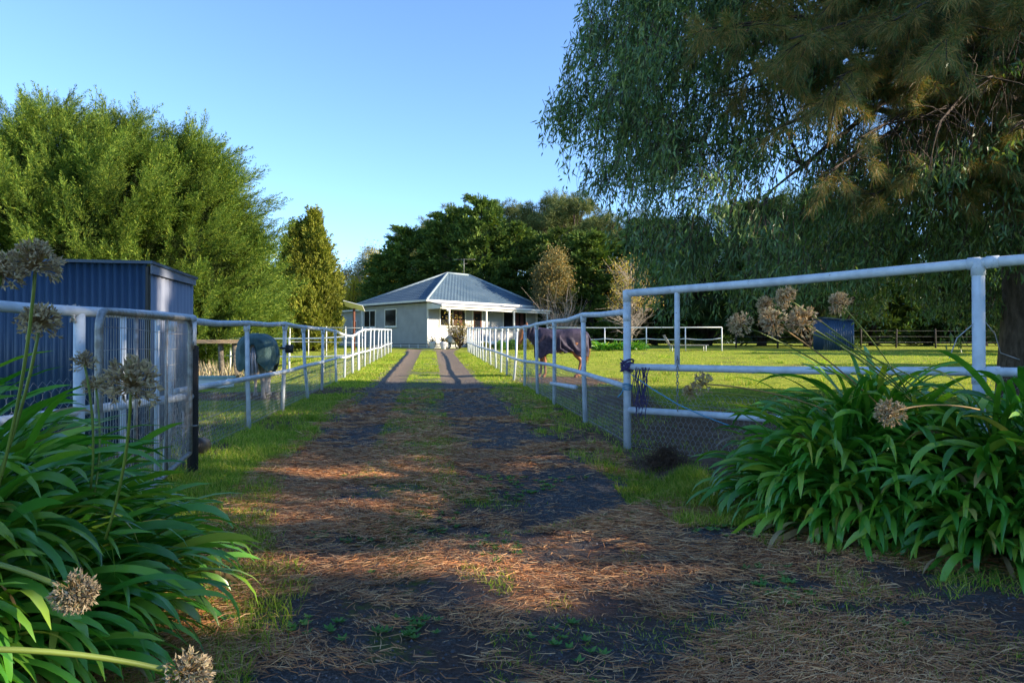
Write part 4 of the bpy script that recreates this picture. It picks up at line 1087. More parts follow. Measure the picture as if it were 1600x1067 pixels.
def window(h, a, b, z0, z1, wdt, face, mull=1, label=None, curtains=False):
    """face 'F': on the front wall (a along e1); 'L': on the left wall (b along e2)"""
    hgt = z1 - z0; fr = MB(); pn = MB(); t = .075
    if face == 'F':
        P = lambda s, z, d: hp(a + s, b - d, z); S = lambda w_, hh, dd: (w_, dd, hh)
    else:
        P = lambda s, z, d: hp(a - d, b + s, z); S = lambda w_, hh, dd: (dd, w_, hh)
    def bx(mb_, s, z, w_, hh, d, dd): mb_.box(P(s, z, d), S(w_, hh, dd), HROT)
    for s in (t / 2, wdt - t / 2): bx(fr, s, (z0 + z1) / 2, t, hgt, .05, .06)
    bx(fr, wdt / 2, z1 - t / 2, wdt - 2 * t, t, .05, .06); bx(fr, wdt / 2, z0 + t / 2, wdt - 2 * t, t, .05, .06)
    for q in range(mull): bx(fr, wdt * (q + 1) / (mull + 1), (z0 + z1) / 2, .045, hgt - 2 * t, .048, .05)
    bx(fr, wdt / 2, z0 - .025, wdt + .1, .05, .06, .1)
    o = fr.build('window', M['trim'], h, False)
    bx(pn, wdt / 2, (z0 + z1) / 2, wdt - 2 * t, hgt - 2 * t, .040, .012); pn.build('pane', M['glass'], o, False)
    if curtains:
        cu = MB(); 
        for sgn, s0 in ((1, wdt * .60), (1, wdt * .8)): bx(cu, s0, (z0 + z1) / 2, wdt * .13, hgt - 2 * t - .03, .049, .004)
        cu.build('curtain', M['curtain'], o, False)
    return o
def house():
    h = thing('weatherboard_house', 'pale grey weatherboard house with blue hipped roof and front verandah', 'house', tuple(hp(0, 0, hz0)))
    LF, LS = 10.95, 8.1; ZT = 4.46; ZB = 1.62
    n_front = -e2; n_left = -e1
    w1 = MB(); boards(w1, hp(0, 0, 0), hp(LF, 0, 0), ZB, ZT, n_front); o = w1.build('front_wall', M['board'], h, False)
    w2 = MB(); boards(w2, hp(0, LS, 0), hp(0, 0, 0), ZB, ZT, n_left); w2.build('left_wall', M['board'], h, False)
    w3 = MB(); boards(w3, hp(LF, 0, 0), hp(LF, LS, 0), ZB, ZT, e1); boards(w3, hp(LF, LS, 0), hp(0, LS, 0), ZB, ZT, e2); w3.build('rear_wall', M['board'], h, False)
    for a, b in ((0, 0), (LF, 0), (0, LS)):
        cs = MB(); hbox(cs, a, b, (ZB + ZT) / 2, (.09, .09, ZT - ZB)); cs.build('corner_stop', M['trim'], h, False)
    # base skirting of spaced white battens
    sk = MB()
    for z in (1.33, 1.43, 1.54):
        hbox(sk, -.02, LS / 2, z, (.03, LS, .045)); hbox(sk, LF / 2, -.02, z, (LF, .03, .045))
    for k in range(9): hbox(sk, -.045, k * LS / 8, 1.43, (.03, .06, .30))
    sk.build('base_skirting', M['white2'], h, False)
    dk = MB(); hbox(dk, LF / 2, LS / 2, 1.42, (LF - .1, LS - .1, .38)); dk.build('underfloor_shade', M['blackplastic'], h, False)  # solid black block paints the shade under the floor
    # roof
    ev = .32; G = 4.60; A1 = (5.18, 4.05, 7.12); A2 = (7.38, 4.05, 7.12)
    c0 = hp(-ev, -ev, G); c1 = hp(LF + ev, -ev, G); c2 = hp(LF + ev, LS + ev, G); c3 = hp(-ev, LS + ev, G); r0 = hp(*A1); r1 = hp(*A2)
    def slope(P, ridge, nm, course=.37):
        """stepped pressed-tile courses between the eave pair P and ridge pair; scalloped across"""
        P0, P1 = P; Q0, Q1 = ridge; LL_ = np.linalg.norm(P1 - P0); rise = np.linalg.norm((Q0 + Q1) / 2 - (P0 + P1) / 2)
        nc = int(rise / course); nrmv = nrm(np.cross(P1 - P0, Q0 - P0)); nrmv = nrmv if nrmv[2] > 0 else -nrmv
        v = []; f = []; cnt = 0
        dirv = nrm(P1 - P0)
        for r_ in range(nc):
            ta, tb = r_ / nc, (r_ + 1) / nc
            L0, R0 = P0 + (Q0 - P0) * ta, P1 + (Q1 - P1) * ta; L1, R1 = P0 + (Q0 - P0) * tb, P1 + (Q1 - P1) * tb
            m = max(4, int(LL_ / .075)); u = np.linspace(0, 1, m)
            lo = L0 + np.outer(u, R0 - L0); hi = L1 + np.outer(u, R1 - L1)
            w_lo = (lo - P0) @ dirv; w_hi = (hi - P0) @ dirv
            s_ = lambda w_: .016 * np.sin(w_ / .30 * 2 * np.pi)
            lo2 = lo + nrmv * (s_(w_lo) + .038)[:, None]; hi2 = hi + nrmv * (s_(w_hi) + .008)[:, None]; lo3 = lo + nrmv * (s_(w_lo) - .002)[:, None]
            v += [lo3, lo2, hi2]; i_ = np.arange(m - 1) + cnt
            f.append(np.stack([i_, i_ + 1, i_ + m + 1, i_ + m], -1)); f.append(np.stack([i_ + m, i_ + m + 1, i_ + 2 * m + 1, i_ + 2 * m], -1)); cnt += 3 * m
        return np.vstack(v), np.vstack(f)
    mb = MB()
    for P, Q in (((c0, c1), (r0, r1)), ((c3, c0), (r0, r0)), ((c1, c2), (r1, r1)), ((c2, c3), (r1, r0))):
        v, f_ = slope(P, Q, ''); mb.add(v, None, f_)
    mb.add(np.array([c0, c1, c2, c3]) - (0, 0, .03), None, [(0, 1, 2, 3)])
    ro = mb.build('roof', M['roof'], h, False)
    cap = MB()
    for a, b in ((c0, r0), (c1, r1), (c3, r0), (r0, r1)):
        cap.tube([a + (0, 0, .05), b + (0, 0, .05)], .085, 8)
    cap.build('ridge_cap', simple_mat('pale_ridge_capping', (.27, .33, .35), (.22, .27, .29), .5), ro)
    gt = MB()
    hbox(gt, LF / 2, -ev - .05, G - .03, (LF + 2 * ev + .2, .12, .13)); hbox(gt, -ev - .05, LS / 2, G - .03, (.12, LS + 2 * ev, .13)); hbox(gt, LF + ev + .05, LS / 2, G - .03, (.12, LS + 2 * ev, .13))
    gt.build('gutter', M['trim'], h, False)
    # verandah
    VD = 1.5; VL = 11.35; v0 = 0.0
    vr = MB(); za, zb_ = G - .08, G - .36
    q = [hp(v0 - .1, -ev, za), hp(VL, -ev, za), hp(VL, -VD - .1, zb_), hp(v0 - .1, -VD - .1, zb_)]; q = np.array(q)
    vv = np.vstack([q, q - (0, 0, .04)]); vr.add(vv, None, [(0, 1, 2, 3), (7, 6, 5, 4), (0, 4, 5, 1), (1, 5, 6, 2), (2, 6, 7, 3), (3, 7, 4, 0)]); vro = vr.build('verandah_roof', M['greymetal'], h, False)
    vb = MB(); hbox(vb, VL / 2, -VD - .12, zb_ - .03, (VL + .2, .1, .13)); hbox(vb, VL / 2, -VD, zb_ - .19, (VL, .07, .14)); vb.build('verandah_fascia', M['trim'], h, False)
    vs = MB(); q = np.array([hp(v0 - .08, -.05, za - .05), hp(v0 - .08, -VD, zb_ - .05), hp(v0 - .08, -VD, zb_ - .25), hp(v0 - .08, -.05, zb_ - .25)])
    q2 = q + np.array([*(e1 * .04), 0]); vs.add(np.vstack([q, q2]), None, [(0, 1, 2, 3), (4, 7, 6, 5), (0, 4, 5, 1), (1, 5, 6, 2), (2, 6, 7, 3), (3, 7, 4, 0)]); vs.build('verandah_end_panel', M['trim'], h, False)
    for s in (.69, 4.17, 6.97, 10.66):
        g_ = float(ground(*hp(s, -VD, 0)[:2])); pm = MB(); hbox(pm, s, -VD, (g_ + zb_ - .1) / 2, (.11, .11, zb_ - .1 - g_), .01); pm.build('verandah_post', M['trim'], h, False)
    fl = MB(); hbox(fl, 7.2, -VD / 2 - .02, 1.98 - .28, (7.2, VD - .1, .10)); hbox(fl, 7.2, -VD + .02, 1.70, (7.2, .05, .22)); fl.build('verandah_deck', M['white2'], h, False)
    # windows and door
    window(h, 1.02, 0, 2.83, 4.08, 2.45, 'F', 1, curtains=True); window(h, 7.24, 0, 2.83, 4.12, 2.6, 'F', 1, curtains=True)
    window(h, 0, 3.52, 2.86, 4.18, 1.5, 'L', 0); window(h, 0, 6.15, 2.86, 4.18, 1.6, 'L', 1)
    dr = MB(); hbox(dr, 4.62, -.03, 2.95, (.86, .04, 2.16)); d_ = dr.build('door', M['rust'], h, False)
    df = MB()
    for s in (4.15, 5.09): hbox(df, s, -.04, 2.95, (.09, .07, 2.2))
    hbox(df, 4.62, -.04, 4.09, (.85, .07, .09)); df.build('frame', M['trim'], d_, False)
    dg = MB(); hbox(dg, 4.62, -.055, 3.2, (.6, .01, 1.3)); dg.build('pane', M['glass'], d_, False)
    wp = MB(); hbox(wp, .93, -.035, 2.22, (1.75, .02, 1.12)); wp.build('sunlit_wall_patch', M['white2'], h, False)  # sunlit part of the lower wall, painted as a whiter sheet
    dp = MB(); dp.tube([hp(LF + .1, -.1, 4.5), hp(LF + .08, -.08, 4.2), hp(LF + .08, -.08, 1.35)], .045, 8); dp.build('downpipe', M['trim'], h); dp = MB(); dp.tube([hp(-.07, LS - .2, 4.5), hp(-.07, LS - .2, 1.35)], .045, 8); dp.build('downpipe', M['trim'], h)
    lamp = MB(); v, f4 = sphere_mesh(hp(.5, -VD - .02, zb_ - .33), .09, 10, 6); lamp.add(v, None, f4); lamp.tube([hp(.5, -VD, zb_ - .25), hp(.5, -VD, zb_ - .1)], .03, 6); lamp.build('porch_lamp', M['white2'], h)
    # lower rear wing
    an = MB(); ZW = 4.2
    boards(an, hp(.6, 12.2, 0), hp(.6, 8.15, 0), 1.45, ZW, n_left); boards(an, hp(.6, 8.15, 0), hp(4., 8.15, 0), 1.45, ZW, n_front); boards(an, hp(4, 12.2, 0), hp(.6, 12.2, 0), 1.45, ZW, e2)
    wing = an.build('rear_wing', M['board'], h, False)
    ar = MB(); hbox(ar, 2.3, 10.2, ZW + .08, (3.9, 4.4, .12)); ar.build('wing_roof', M['trim'], wing, False)
    window(h, .6, 9.6, 2.6, 3.5, .7, 'L', 0)
    # television aerial
    ap = hp(6.9, 4.05, 7.1)
    ae = thing('tv_aerial', 'thin television aerial standing on the roof ridge of the house', 'aerial', tuple(ap))
    mb = MB(); mb.tube([ap, ap + (0, 0, 1.35)], .022, 6); mb.build('mast', M['galv'], ae)
    mb = MB(); mb.tube([ap + (-.9, .1, 1.28), ap + (.9, -.1, 1.28)], .016, 5)
    for k in np.linspace(-.8, .8, 9): mb.tube([ap + (k, -.25, 1.3), ap + (k, .25, 1.3)], .009, 4)
    mb.tube([ap + (-.25, 0, .95), ap + (.25, 0, .95)], .012, 4); mb.build('antenna_rods', M['galv'], ae)
house()

# things by the house
def pot_chair_etc():
    def at(px, D): x = PX(px, D); return np.array([x, D, gz(x, D)])
    # garden seat / covered barrow at the corner
    p = at(676, 49.6); t = thing('flower_pot', 'pale stone flower pot at the front corner of the house', 'pot', tuple(p))
    mb = MB(); mb.tube([p, p + (0, 0, .06), p + (0, 0, .38), p + (0, 0, .44)], [.16, .17, .24, .27], 14); mb.build('pot', M['white2'], t)
    def dryplant(p, h, n, mat, par, nm='plant'):
        rng = np.random.default_rng(int(abs(p[0]) * 100)); L_ = []
        for k in range(n): tri_leaf(L_, p + (0, 0, .02) + rng.normal(0, .06, 3), rng.normal(0, .5, 3) + (0, 0, 1), rng.normal(0, 1, 3), h * rng.uniform(.4, 1), .03)
        leaves_obj(nm, np.array(L_), mat, par)
    dryplant(p + (0, 0, .42), .45, 40, M['orangeleaf'], t)
    p = at(693, 49.0); t = thing('flower_pot', 'white flower pot with reddish plant under the first verandah post', 'pot', tuple(p))
    mb = MB(); mb.tube([p, p + (0, 0, .06), p + (0, 0, .4), p + (0, 0, .46)], [.14, .16, .26, .29], 14); mb.build('pot', M['white2'], t)
    dryplant(p + (0, 0, .44), .5, 60, M['orangeleaf'], t)
    # motor mower under white sheet
    p = at(708, 50.5); t = thing('covered_barrow', 'low white covered barrow on dark wheels before the verandah', 'barrow', tuple(p))
    v, f4 = sphere_mesh(p + (0, 0, .62), .45, 16, 10, (1.25, .6, .75)); v = v + (vnoise(v[:, 0] * 3, v[:, 2] * 3, .5) - .5)[:, None] * .15; mb = MB(); mb.add(v, None, f4); mb.build('cover', M['white2'], t)
    for s in (-.35, .38):
        mb = MB(); th = np.linspace(0, 2 * math.pi, 17); mb.tube(np.stack([p[0] + s + np.cos(th) * .2, p[1] - .28 + 0 * th, p[2] + .22 + np.sin(th) * .2], -1), .04, 8, False); mb.build('wheel', M['blackplastic'], t)
    # yellow shrub by the verandah and green bushes along it
    tw = twiggy('verandah_shrub', 'spindly yellow green shrub in front of the left verandah window', PX(718, 49.3), 49.3, 2.1, .8, 40, M['twig'], 63, M['yellowleaf'], 900, False, .13)
    tw['category'] = 'shrub'
    for px, D, r, lab in ((757, 46.5, .42, 'low green bush behind the far end of the right drive fence'), (783, 47, .5, 'dark green bush under the middle of the verandah deck'), (803, 48.5, .55, 'dark shaded bush beside the third verandah post'), (819, 47, .62, 'rounded bright green bush right of the verandah deck')):
        p = at(px, D); t = thing('round_bush', lab, 'bush', tuple(p), 'green bushes along the verandah')
        rng = np.random.default_rng(px); q = nrm(rng.normal(0, 1, (260, 3))); q[:, 2] = np.abs(q[:, 2])
        leaves_obj('leaves', place(TUFT, p + q * r * rng.uniform(.6, 1, 260)[:, None] * (1, 1, 1.2), q, .16, rng), M['weed' if 'dark' in lab else 'conifer'], t)
        mb = MB(); mb.tube([p - (0, 0, .05), p + (0, 0, r * .8)], .03, 6); mb.build('stem', M['twig'], t)
    # solar panel on its pole
    p = at(553, 44); t = thing('solar_panel', 'tilted solar panel on a rusty steel pole left of the house', 'solar panel', tuple(p))
    mb = MB(); mb.tube([p - (0, 0, .1), (p[0], p[1], PZ(482, 44))], .075, 10); mb.build('pole', M['rust'], t)
    Mx = np.array(Matrix.Rotation(math.radians(-24), 3, 'X') @ Matrix.Rotation(math.radians(16), 3, 'Y'))
    mb = MB(); mb.box((p[0], p[1], PZ(478, 44)), (1.25, .75, .035), M=Mx, bevel=.008); fr_ = mb.build('frame', M['white2'], t, False)
    mb = MB()
    for a in range(6):
        for b in range(4): mb.box(np.array((p[0], p[1], PZ(478, 44))) + Mx @ np.array((-.49 + a * .196, -.26 + b * .175, .022)), (.186, .165, .006), M=Mx)
    mb.build('solar_cells', simple_mat('solar_cells', (.32, .33, .36), (.25, .26, .3), .2, 4), t, False)
pot_chair_etc()

# strappy green row, bench and small shed at the paddock back
def strap_clump(name, label, c, rx, ry, n, L, wd, rng, hmound=.3, mat='agap', up=(.9, 1.4), droop=1.7, seg=9, group=None, dirbias=None, cat='plant', par=None, nm='leaves', hb=0., rad_az=True):
    """clump of arching strap leaves"""
    t = par or thing(name, label, cat, c, group)
    c = np.array(c, float)
    r = np.sqrt(rng.random(n)); az0 = rng.uniform(0, 2 * np.pi, n)
    px = c[0] + rx * r * np.cos(az0); py = c[1] + ry * r * np.sin(az0)
    gz_ = ground(px, py) + (hmound * (1 - r ** 2.2)) * rng.uniform(.15, 1., n) + hb
    az = np.arctan2(np.sin(az0) * r * rx + rng.normal(0, .35, n), np.cos(az0) * r * ry + rng.normal(0, .35, n))
    if dirbias is not None:
        bx_, by_ = dirbias; az = np.arctan2(np.sin(az) + by_, np.cos(az) + bx_)
    el0 = rng.uniform(up[0], up[1], n) - .55 * r * rng.random(n); Ln = L * rng.uniform(.65, 1.12, n); W_ = wd * rng.uniform(.75, 1.15, n)
    dr_ = droop * rng.uniform(.65, 1.25, n) * (0.7 + .4 * r); tw = rng.normal(0, .35, n)
    s = np.linspace(0, 1, seg); V = []
    ang = el0[:, None] - dr_[:, None] * s[None] ** 1.35
    ds = Ln[:, None] / (seg - 1)
    hx = np.cumsum(np.cos(ang) * ds, 1) - np.cos(ang) * ds; hz_ = np.cumsum(np.sin(ang) * ds, 1) - np.sin(ang) * ds
    azs = az[:, None] + tw[:, None] * s[None] * .5
    dxs = np.cumsum(np.cos(ang) * ds * np.cos(azs), 1); dys = np.cumsum(np.cos(ang) * ds * np.sin(azs), 1)
    cen = np.stack([px[:, None] + dxs, py[:, None] + dys, gz_[:, None] + hz_], -1)
    gfl = ground(cen[..., 0], cen[..., 1]) + .012; cen[..., 2] = np.maximum(cen[..., 2], gfl + rng.uniform(0, .03, n)[:, None])
    side = np.stack([-np.sin(azs), np.cos(azs), np.zeros_like(azs)], -1)
    roll = tw[:, None] * s[None] * 1.2 + rng.normal(0, .5, n)[:, None]
    upv = np.stack([-np.sin(ang) * np.cos(azs), -np.sin(ang) * np.sin(azs), np.cos(ang)], -1)
    side = side * np.cos(roll)[..., None] + upv * np.sin(roll)[..., None]
    wprof = np.interp(s, [0, .12, .5, .8, .93, 1], [.55, .75, 1., .85, .5, .04])
    wv = side * (W_[:, None] * wprof[None] / 2)[..., None]
    fold = upv * (W_[:, None] * wprof[None] * .16)[..., None]
    V = np.stack([cen - wv + fold, cen, cen + wv + fold], 2)       # n,seg,3,3
    base = (np.arange(n) * seg * 3)[:, None, None]; i_ = np.arange(seg - 1)[None, :, None] * 3; j_ = np.arange(2)[None, None]
    b0 = base + i_ + j_
    f = np.stack([b0, b0 + 1, b0 + 4, b0 + 3], -1).reshape(-1, 4)
    o = mesh_obj(nm, V.reshape(-1, 3), f, M[mat], t, True)
    return t, cen
rA = np.random.default_rng(121)
for px, lab in ((940, 'sunlit strappy plant nearest the horse at the foot of the far white fence'), (965, 'sunlit strappy plant in the middle of the row by the far white fence'), (992, 'shaded strappy plant at the right end of the row by the far white fence')):
    strap_clump('strappy_plant', lab, (PX(px, 45), 45.0, gz(PX(px, 45), 45)), .55, .4, 170, .75, .06, rA, .15, 'agap', group='strappy plants along the far fence')
def paddock_bits():
    # low white trampoline-like bench under the trees
    D = 44; x = PX(1062, D); z = gz(x, D)
    t = thing('garden_lounger', 'low pale slatted lounger standing under the trees behind the far fence', 'lounger', (x, D, z))
    mb = MB(); mb.box((x + .5, D, z + .36), (2.3, .7, .06), 0.05, bevel=.01); mb.build('bed', M['galv'], t, False)
    mb = MB()
    for k in range(5): mb.tube([(x - .62, D - .3 + k * .15, z + .38), (x - .95, D - .3 + k * .15, z + .95)], .02, 6)
    mb.tube([(x - .95, D - .32, z + .95), (x - .95, D + .32, z + .95)], .025, 6); mb.build('backrest', M['galv'], t)
    for sx in (-.5, 1.5):
        for sy in (-.28, .28):
            mb = MB(); mb.tube([(x + sx, D + sy, z), (x + sx, D + sy, z + .34)], .025, 6); mb.build('leg', M['white2'], t)
    # small blue shed
    D = 46; x = PX(1311, D); z = gz(x, D)
    t = thing('tool_shed', 'small dark blue steel shed under the trees at the back of the right paddock', 'shed', (x, D, z))
    corrugated((x - .95, D), (x + .95, D), z, z, z + 2.0, z + 1.85, .15, .015, 'front_wall', M['bluesteel'], t, (0, -1))
    corrugated((x - .95, D + 1.6), (x - .95, D + .02), z, z, z + 2.0, z + 2.0, .15, .015, 'side_wall', M['bluesteel'], t, (-1, 0))
    corrugated((x + .95, D + .02), (x + .95, D + 1.6), z, z, z + 1.85, z + 1.85, .15, .015, 'side_wall', M['bluesteel'], t, (1, 0))
    mb = MB(); mb.box((x, D + .8, z + 1.97), (2.1, 1.8, .05), M=np.array(Matrix.Rotation(math.radians(4.5), 3, 'Y'))); mb.build('roof', M['bluesteel'], t, False)
    # timber and wire fence along the back
    P0 = [(PX(px, 52), 52.) for px in (1150, 1215, 1285, 1345, 1400, 1462, 1530, 1600, 1670)]
    t = thing('post_fence', 'dark timber post and wire fence below the trees at the paddock back', 'fence', (P0[0][0], 52, gz(P0[0][0], 52)))
    for k, (x, y) in enumerate(P0):
        mb = MB(); z = gz(x, y); mb.tube([(x, y, z - .1), (x + rA.normal(0, .03), y, z + 1.35 + rA.normal(0, .06))], .065, 7); mb.build('post', M['darkpost'], t)
    mb = MB()
    for h_ in (.4, .8, 1.2): mb.tube([(x, y, gz(x, y) + h_) for x, y in P0], .006, 4, False)
    mb.build('wire', M['oldwire'], t)
paddock_bits()

# left paddock: back fence, low timber shelter rail, trough
def left_paddock():
    def f2(name, label, pts, h, rails, mat, r=.03):
        P0 = [np.array([PX(px, D), D, gz(PX(px, D), D)]) for px, D in pts]
        t = thing(name, label, 'fence', tuple(P0[0]))
        for p in P0:
            mb = MB(); mb.tube([p - (0, 0, .1), p + (0, 0, h)], r, 7); mb.build('post', mat, t)
        for hh in rails:
            mb = MB(); mb.tube([p + (0, 0, hh) for p in P0], r * .85, 6); mb.build('rail', mat, t)
        return t
    f2('pipe_fence', 'white yard fence crossing the left paddock behind the grey blanketed horse', [(322, 25.5), (360, 25), (405, 24.5), (452, 23.6), (505, 23.2), (560, 22.6)], 1.12, (.5, 1.08), M['white2'], .03)
    f2('pipe_fence', 'thin white fence at the back of the left paddock near the conifer', [(427, 36), (453, 36), (482, 36), (510, 35.5), (540, 35), (566, 34.5)], 1.5, (.75, 1.45), M['white2'], .025)
    D = 19.5; x0, x1 = PX(305, D), PX(378, D); z = gz(-8, D)
    t = thing('timber_shelf', 'long tan timber board on rough posts left of the blanketed grey horse', 'bench', (x0, D, z))
    mb = MB(); mb.box(((x0 + x1) / 2, D, PZ(534, D)), (x1 - x0, .45, .10), 0.02, bevel=.01); mb.build('board', M['tan'], t, False)
    for px in (345, 367):
        x = PX(px, D); mb = MB(); mb.tube([(x + .05, D, gz(x, D) - .1), (x, D, PZ(545, D)), (x, D, PZ(537, D))], [.09, .075, .08], 8); mb.build('post', M['greytimber'], t)
    D = 17.5; x = PX(310, D); z = gz(x, D)
    t = thing('water_trough', 'pale concrete water trough low behind the left drive fence', 'trough', (x, D, z))
    mb = MB(); mb.box((x, D, z + .10), (1.5, .6, .2), .05, bevel=.02); mb.build('basin', M['white2'], t, False)
    mb = MB()
    for dy in (-.3, .3): mb.box((x + .0 - dy * .05, D + dy, z + .24), (1.56, .07, .06), .05, bevel=.008)
    mb.build('rim', simple_mat('green_painted_rim', (.30, .42, .36), (.22, .3, .26), .6), t, False)
    # dry grass and scrub by the board
    rng = np.random.default_rng(9); P = np.stack([rng.uniform(-10.2, -6.6, 900), rng.uniform(19.2, 21.5, 900)], -1); L_ = []
    for q in P: tri_leaf(L_, (q[0], q[1], gz(*q)), rng.normal(0, .35, 3) + (0, 0, 1), rng.normal(0, 1, 3), rng.uniform(.2, .6), .012)
    tag(leaves_obj('dry_grass', np.array(L_), M['pod']), 'tall straw coloured grass under the timber board', 'grass', kind='stuff')
left_paddock()

# heap of uprooted straw at the corner post
def straw_heap():
    rng = np.random.default_rng(15); c = W3(1040, 712, 6.9); c[2] = gz(c[0], c[1]); segs = []
    mb = MB()
    for k in range(750):
        a = rng.uniform(0, 6.28); r_ = abs(rng.normal(0, .13)); h_ = .17 * math.exp(-(r_ / .15) ** 2)
        p0 = c + (math.cos(a) * r_, math.sin(a) * r_ * .8, rng.uniform(0, h_) + .01); d_ = nrm(rng.normal(0, 1, 3) * (1, 1, .5)) * rng.uniform(.05, .15)
        mb.tube([p0, p0 + d_ * .5 + (0, 0, .02), p0 + d_], .0022, 3, False)
    tag(mb.build('straw_heap', simple_mat('dark_straw', (.13, .075, .04), (.05, .03, .02), .9, 30), None, True, tuple(c)), 'dark tangled heap of roots and straw beside the corner gate post', 'straw heap')
straw_heap()

# ------------------------------------------------------------------ horses
def loft(rings):
    """rings: list of (centre, axisA (vec), axisB (vec), n) -> closed tube of ellipses"""
    n = 20; th = np.linspace(0, 2 * np.pi, n, endpoint=False); v = []
    for c, a, b in rings: v.append(np.array(c) + np.outer(np.cos(th), a) + np.outer(np.sin(th), b))
    m = len(rings); v = np.vstack(v + [np.array(rings[0][0])[None], np.array(rings[-1][0])[None]])
    i = np.arange(m - 1)[:, None] * n; j = np.arange(n)[None]; k = (j + 1) % n
    f4 = np.stack([i + j, i + k, i + n + k, i + n + j], -1).reshape(-1, 4)
    f3 = [(m * n, (q + 1) % n, q) for q in range(n)] + [(m * n + 1, (m - 1) * n + q, (m - 1) * n + (q + 1) % n) for q in range(n)]
    return v, f3, f4
def horse(name, label, pos, yaw, scale, coat, rugmat, strapmat, neck_pose, leg_pose, seed, rug_neck=True, wide=1.):
    """local axes: +x towards the head, z up; height at withers 1.5"""
    rng = np.random.default_rng(seed)
    pos = np.array(pos, float); c_, s_ = math.cos(yaw), math.sin(yaw)
    T = lambda v: (np.asarray(v, float) * scale) @ np.array([[c_, s_, 0], [-s_, c_, 0], [0, 0, 1]]) + pos
    t = thing(name, label, 'horse', tuple(pos))
    body = MB()
    def ell(x, z, ry, rz): return ((x, 0, z), (0, ry, 0), (0, 0, rz))
    v, f3, f4 = loft([ell(-.80, 1.18, .06, .10), ell(-.76, 1.16, .20, .24), ell(-.62, 1.16, .28, .33), ell(-.40, 1.17, .29, .34), ell(-.1, 1.12, .29, .34), ell(.2, 1.10, .29, .36), ell(.45, 1.12, .26, .37), ell(.62, 1.13, .21, .32), ell(.74, 1.14, .11, .2)])
    body.add(v, f3, f4)
    # neck and head
    if neck_pose == 'up':
        nk = [((.50, 0, 1.18), .17, .30), ((.68, 0, 1.28), .135, .25), ((.84, 0, 1.40), .11, .20), ((.97, 0, 1.50), .09, .16), ((1.05, 0, 1.56), .08, .13)]
        hd = [((1.02, 0, 1.60), .075, .10), ((1.11, 0, 1.53), .095, .13), ((1.18, 0, 1.38), .085, .115), ((1.22, 0, 1.22), .062, .085), ((1.25, 0, 1.10), .06, .07), ((1.26, 0, 1.04), .04, .05)]
        ears = (1.03, 1.70)
    else:
        nk = [((.52, 0, 1.14), .17, .28), ((.74, 0, 1.02), .13, .23), ((.93, 0, .82), .10, .18), ((1.06, 0, .60), .085, .14), ((1.12, 0, .48), .075, .12)]
        hd = [((1.10, 0, .52), .075, .11), ((1.14, 0, .40), .095, .125), ((1.13, 0, .24), .08, .11), ((1.10, 0, .10), .06, .075), ((1.09, 0, .04), .05, .06)]
        ears = (1.2, .56)
    def chain(L_):
        P = np.array([q[0] for q in L_]); tg = nrm(np.gradient(P, axis=0)); rings = []
        for (p, ry, rn), g in zip(L_, tg): rings.append((p, (0, ry, 0), tuple(np.cross(g, (0, 1, 0)) * rn)))
        return loft(rings)
    for ch in (nk, hd): body.add(*[x for x in chain(ch)])
    for sy in (-1, 1):
        ex, ez = ears; body.tube([(ex, sy * .05, ez - .07), (ex + .01, sy * .065, ez), (ex + .02, sy * .07, ez + .07)], [.03, .028, .006], 8)
    # legs: front / hind with joints
    for (x0, sy, kind, dx) in leg_pose:
        if kind == 'f':
            body.tube([(x0, sy * .15, 1.0), (x0 + .02, sy * .16, .80), (x0 + dx * .4, sy * .15, .60), (x0 + dx * .55, sy * .15, .46), (x0 + dx * .75, sy * .15, .30), (x0 + dx, sy * .15, .13), (x0 + dx + .03, sy * .15, .06)],
                      [.13, .10, .065, .058, .036, .042, .045], 12)
        else:
            body.tube([(x0 + .04, sy * .16, 1.08), (x0 + .05, sy * .18, .86), (x0 - .02 + dx * .2, sy * .165, .68), (x0 - .13 + dx * .6, sy * .16, .52), (x0 - .11 + dx * .8, sy * .16, .42), (x0 - .07 + dx * .9, sy * .16, .28), (x0 - .04 + dx, sy * .16, .13), (x0 + dx, sy * .16, .06)],
                      [.20, .15, .095, .062, .05, .04, .045, .045], 12)
        xh = x0 + dx + (.04 if kind == 'f' else .02)
        body.tube([(xh - .01, sy * .155, .09), (xh + .02, sy * .155, .045), (xh + .03, sy * .155, .0)], [.045, .058, .068], 12)
    bv = np.vstack(body.v); o = mesh_obj('body', T(bv), [np.vstack(body.f4), np.vstack(body.f3)], coat, t, True)
    rm = o.modifiers.new('fuse', 'REMESH'); rm.mode = 'VOXEL'; rm.voxel_size = .016; rm.use_smooth_shade = True
    sm = o.modifiers.new('smooth', 'SMOOTH'); sm.factor = .5; sm.iterations = 5
    # tail hair
    mb = MB()
    for q in range(60):
        a, b = rng.normal(0, .03), rng.normal(0, .035); L_ = rng.uniform(.5, .82)
        mb.tube([(-.80 + a * .3, b * .4, 1.22), (-.88 + a, b, 1.05), (-.90 + a * 1.3, b * 1.4, 1.22 - L_ * .6), (-.86 + a * 1.6, b * 1.7, 1.2 - L_)], [.01, .012, .01, .003], 4, False)
    bv = np.vstack(mb.v); mesh_obj('tail', T(bv), [np.vstack(mb.f4)], M['tailhair'] if neck_pose == 'up' else strapmat, t, True)
    # rug: draped shell from chest to rump with folds
    nu, nv = 150, 90; U_ = np.linspace(-.93, .78, nu); Vv = np.linspace(-1, 1, nv); P = np.zeros((nu, nv, 3))
    xs_ = [-.93, -.88, -.62, -.40, -.1, .2, .45, .62, .78]; rys = [.07, .22, .32, .33, .33, .33, .30, .25, .17]; tops = [1.27, 1.42, 1.53, 1.54, 1.49, 1.49, 1.53, 1.54, 1.40]
    hems = [.86, .66, .66, .78, .80, .78, .68, .60, .62]
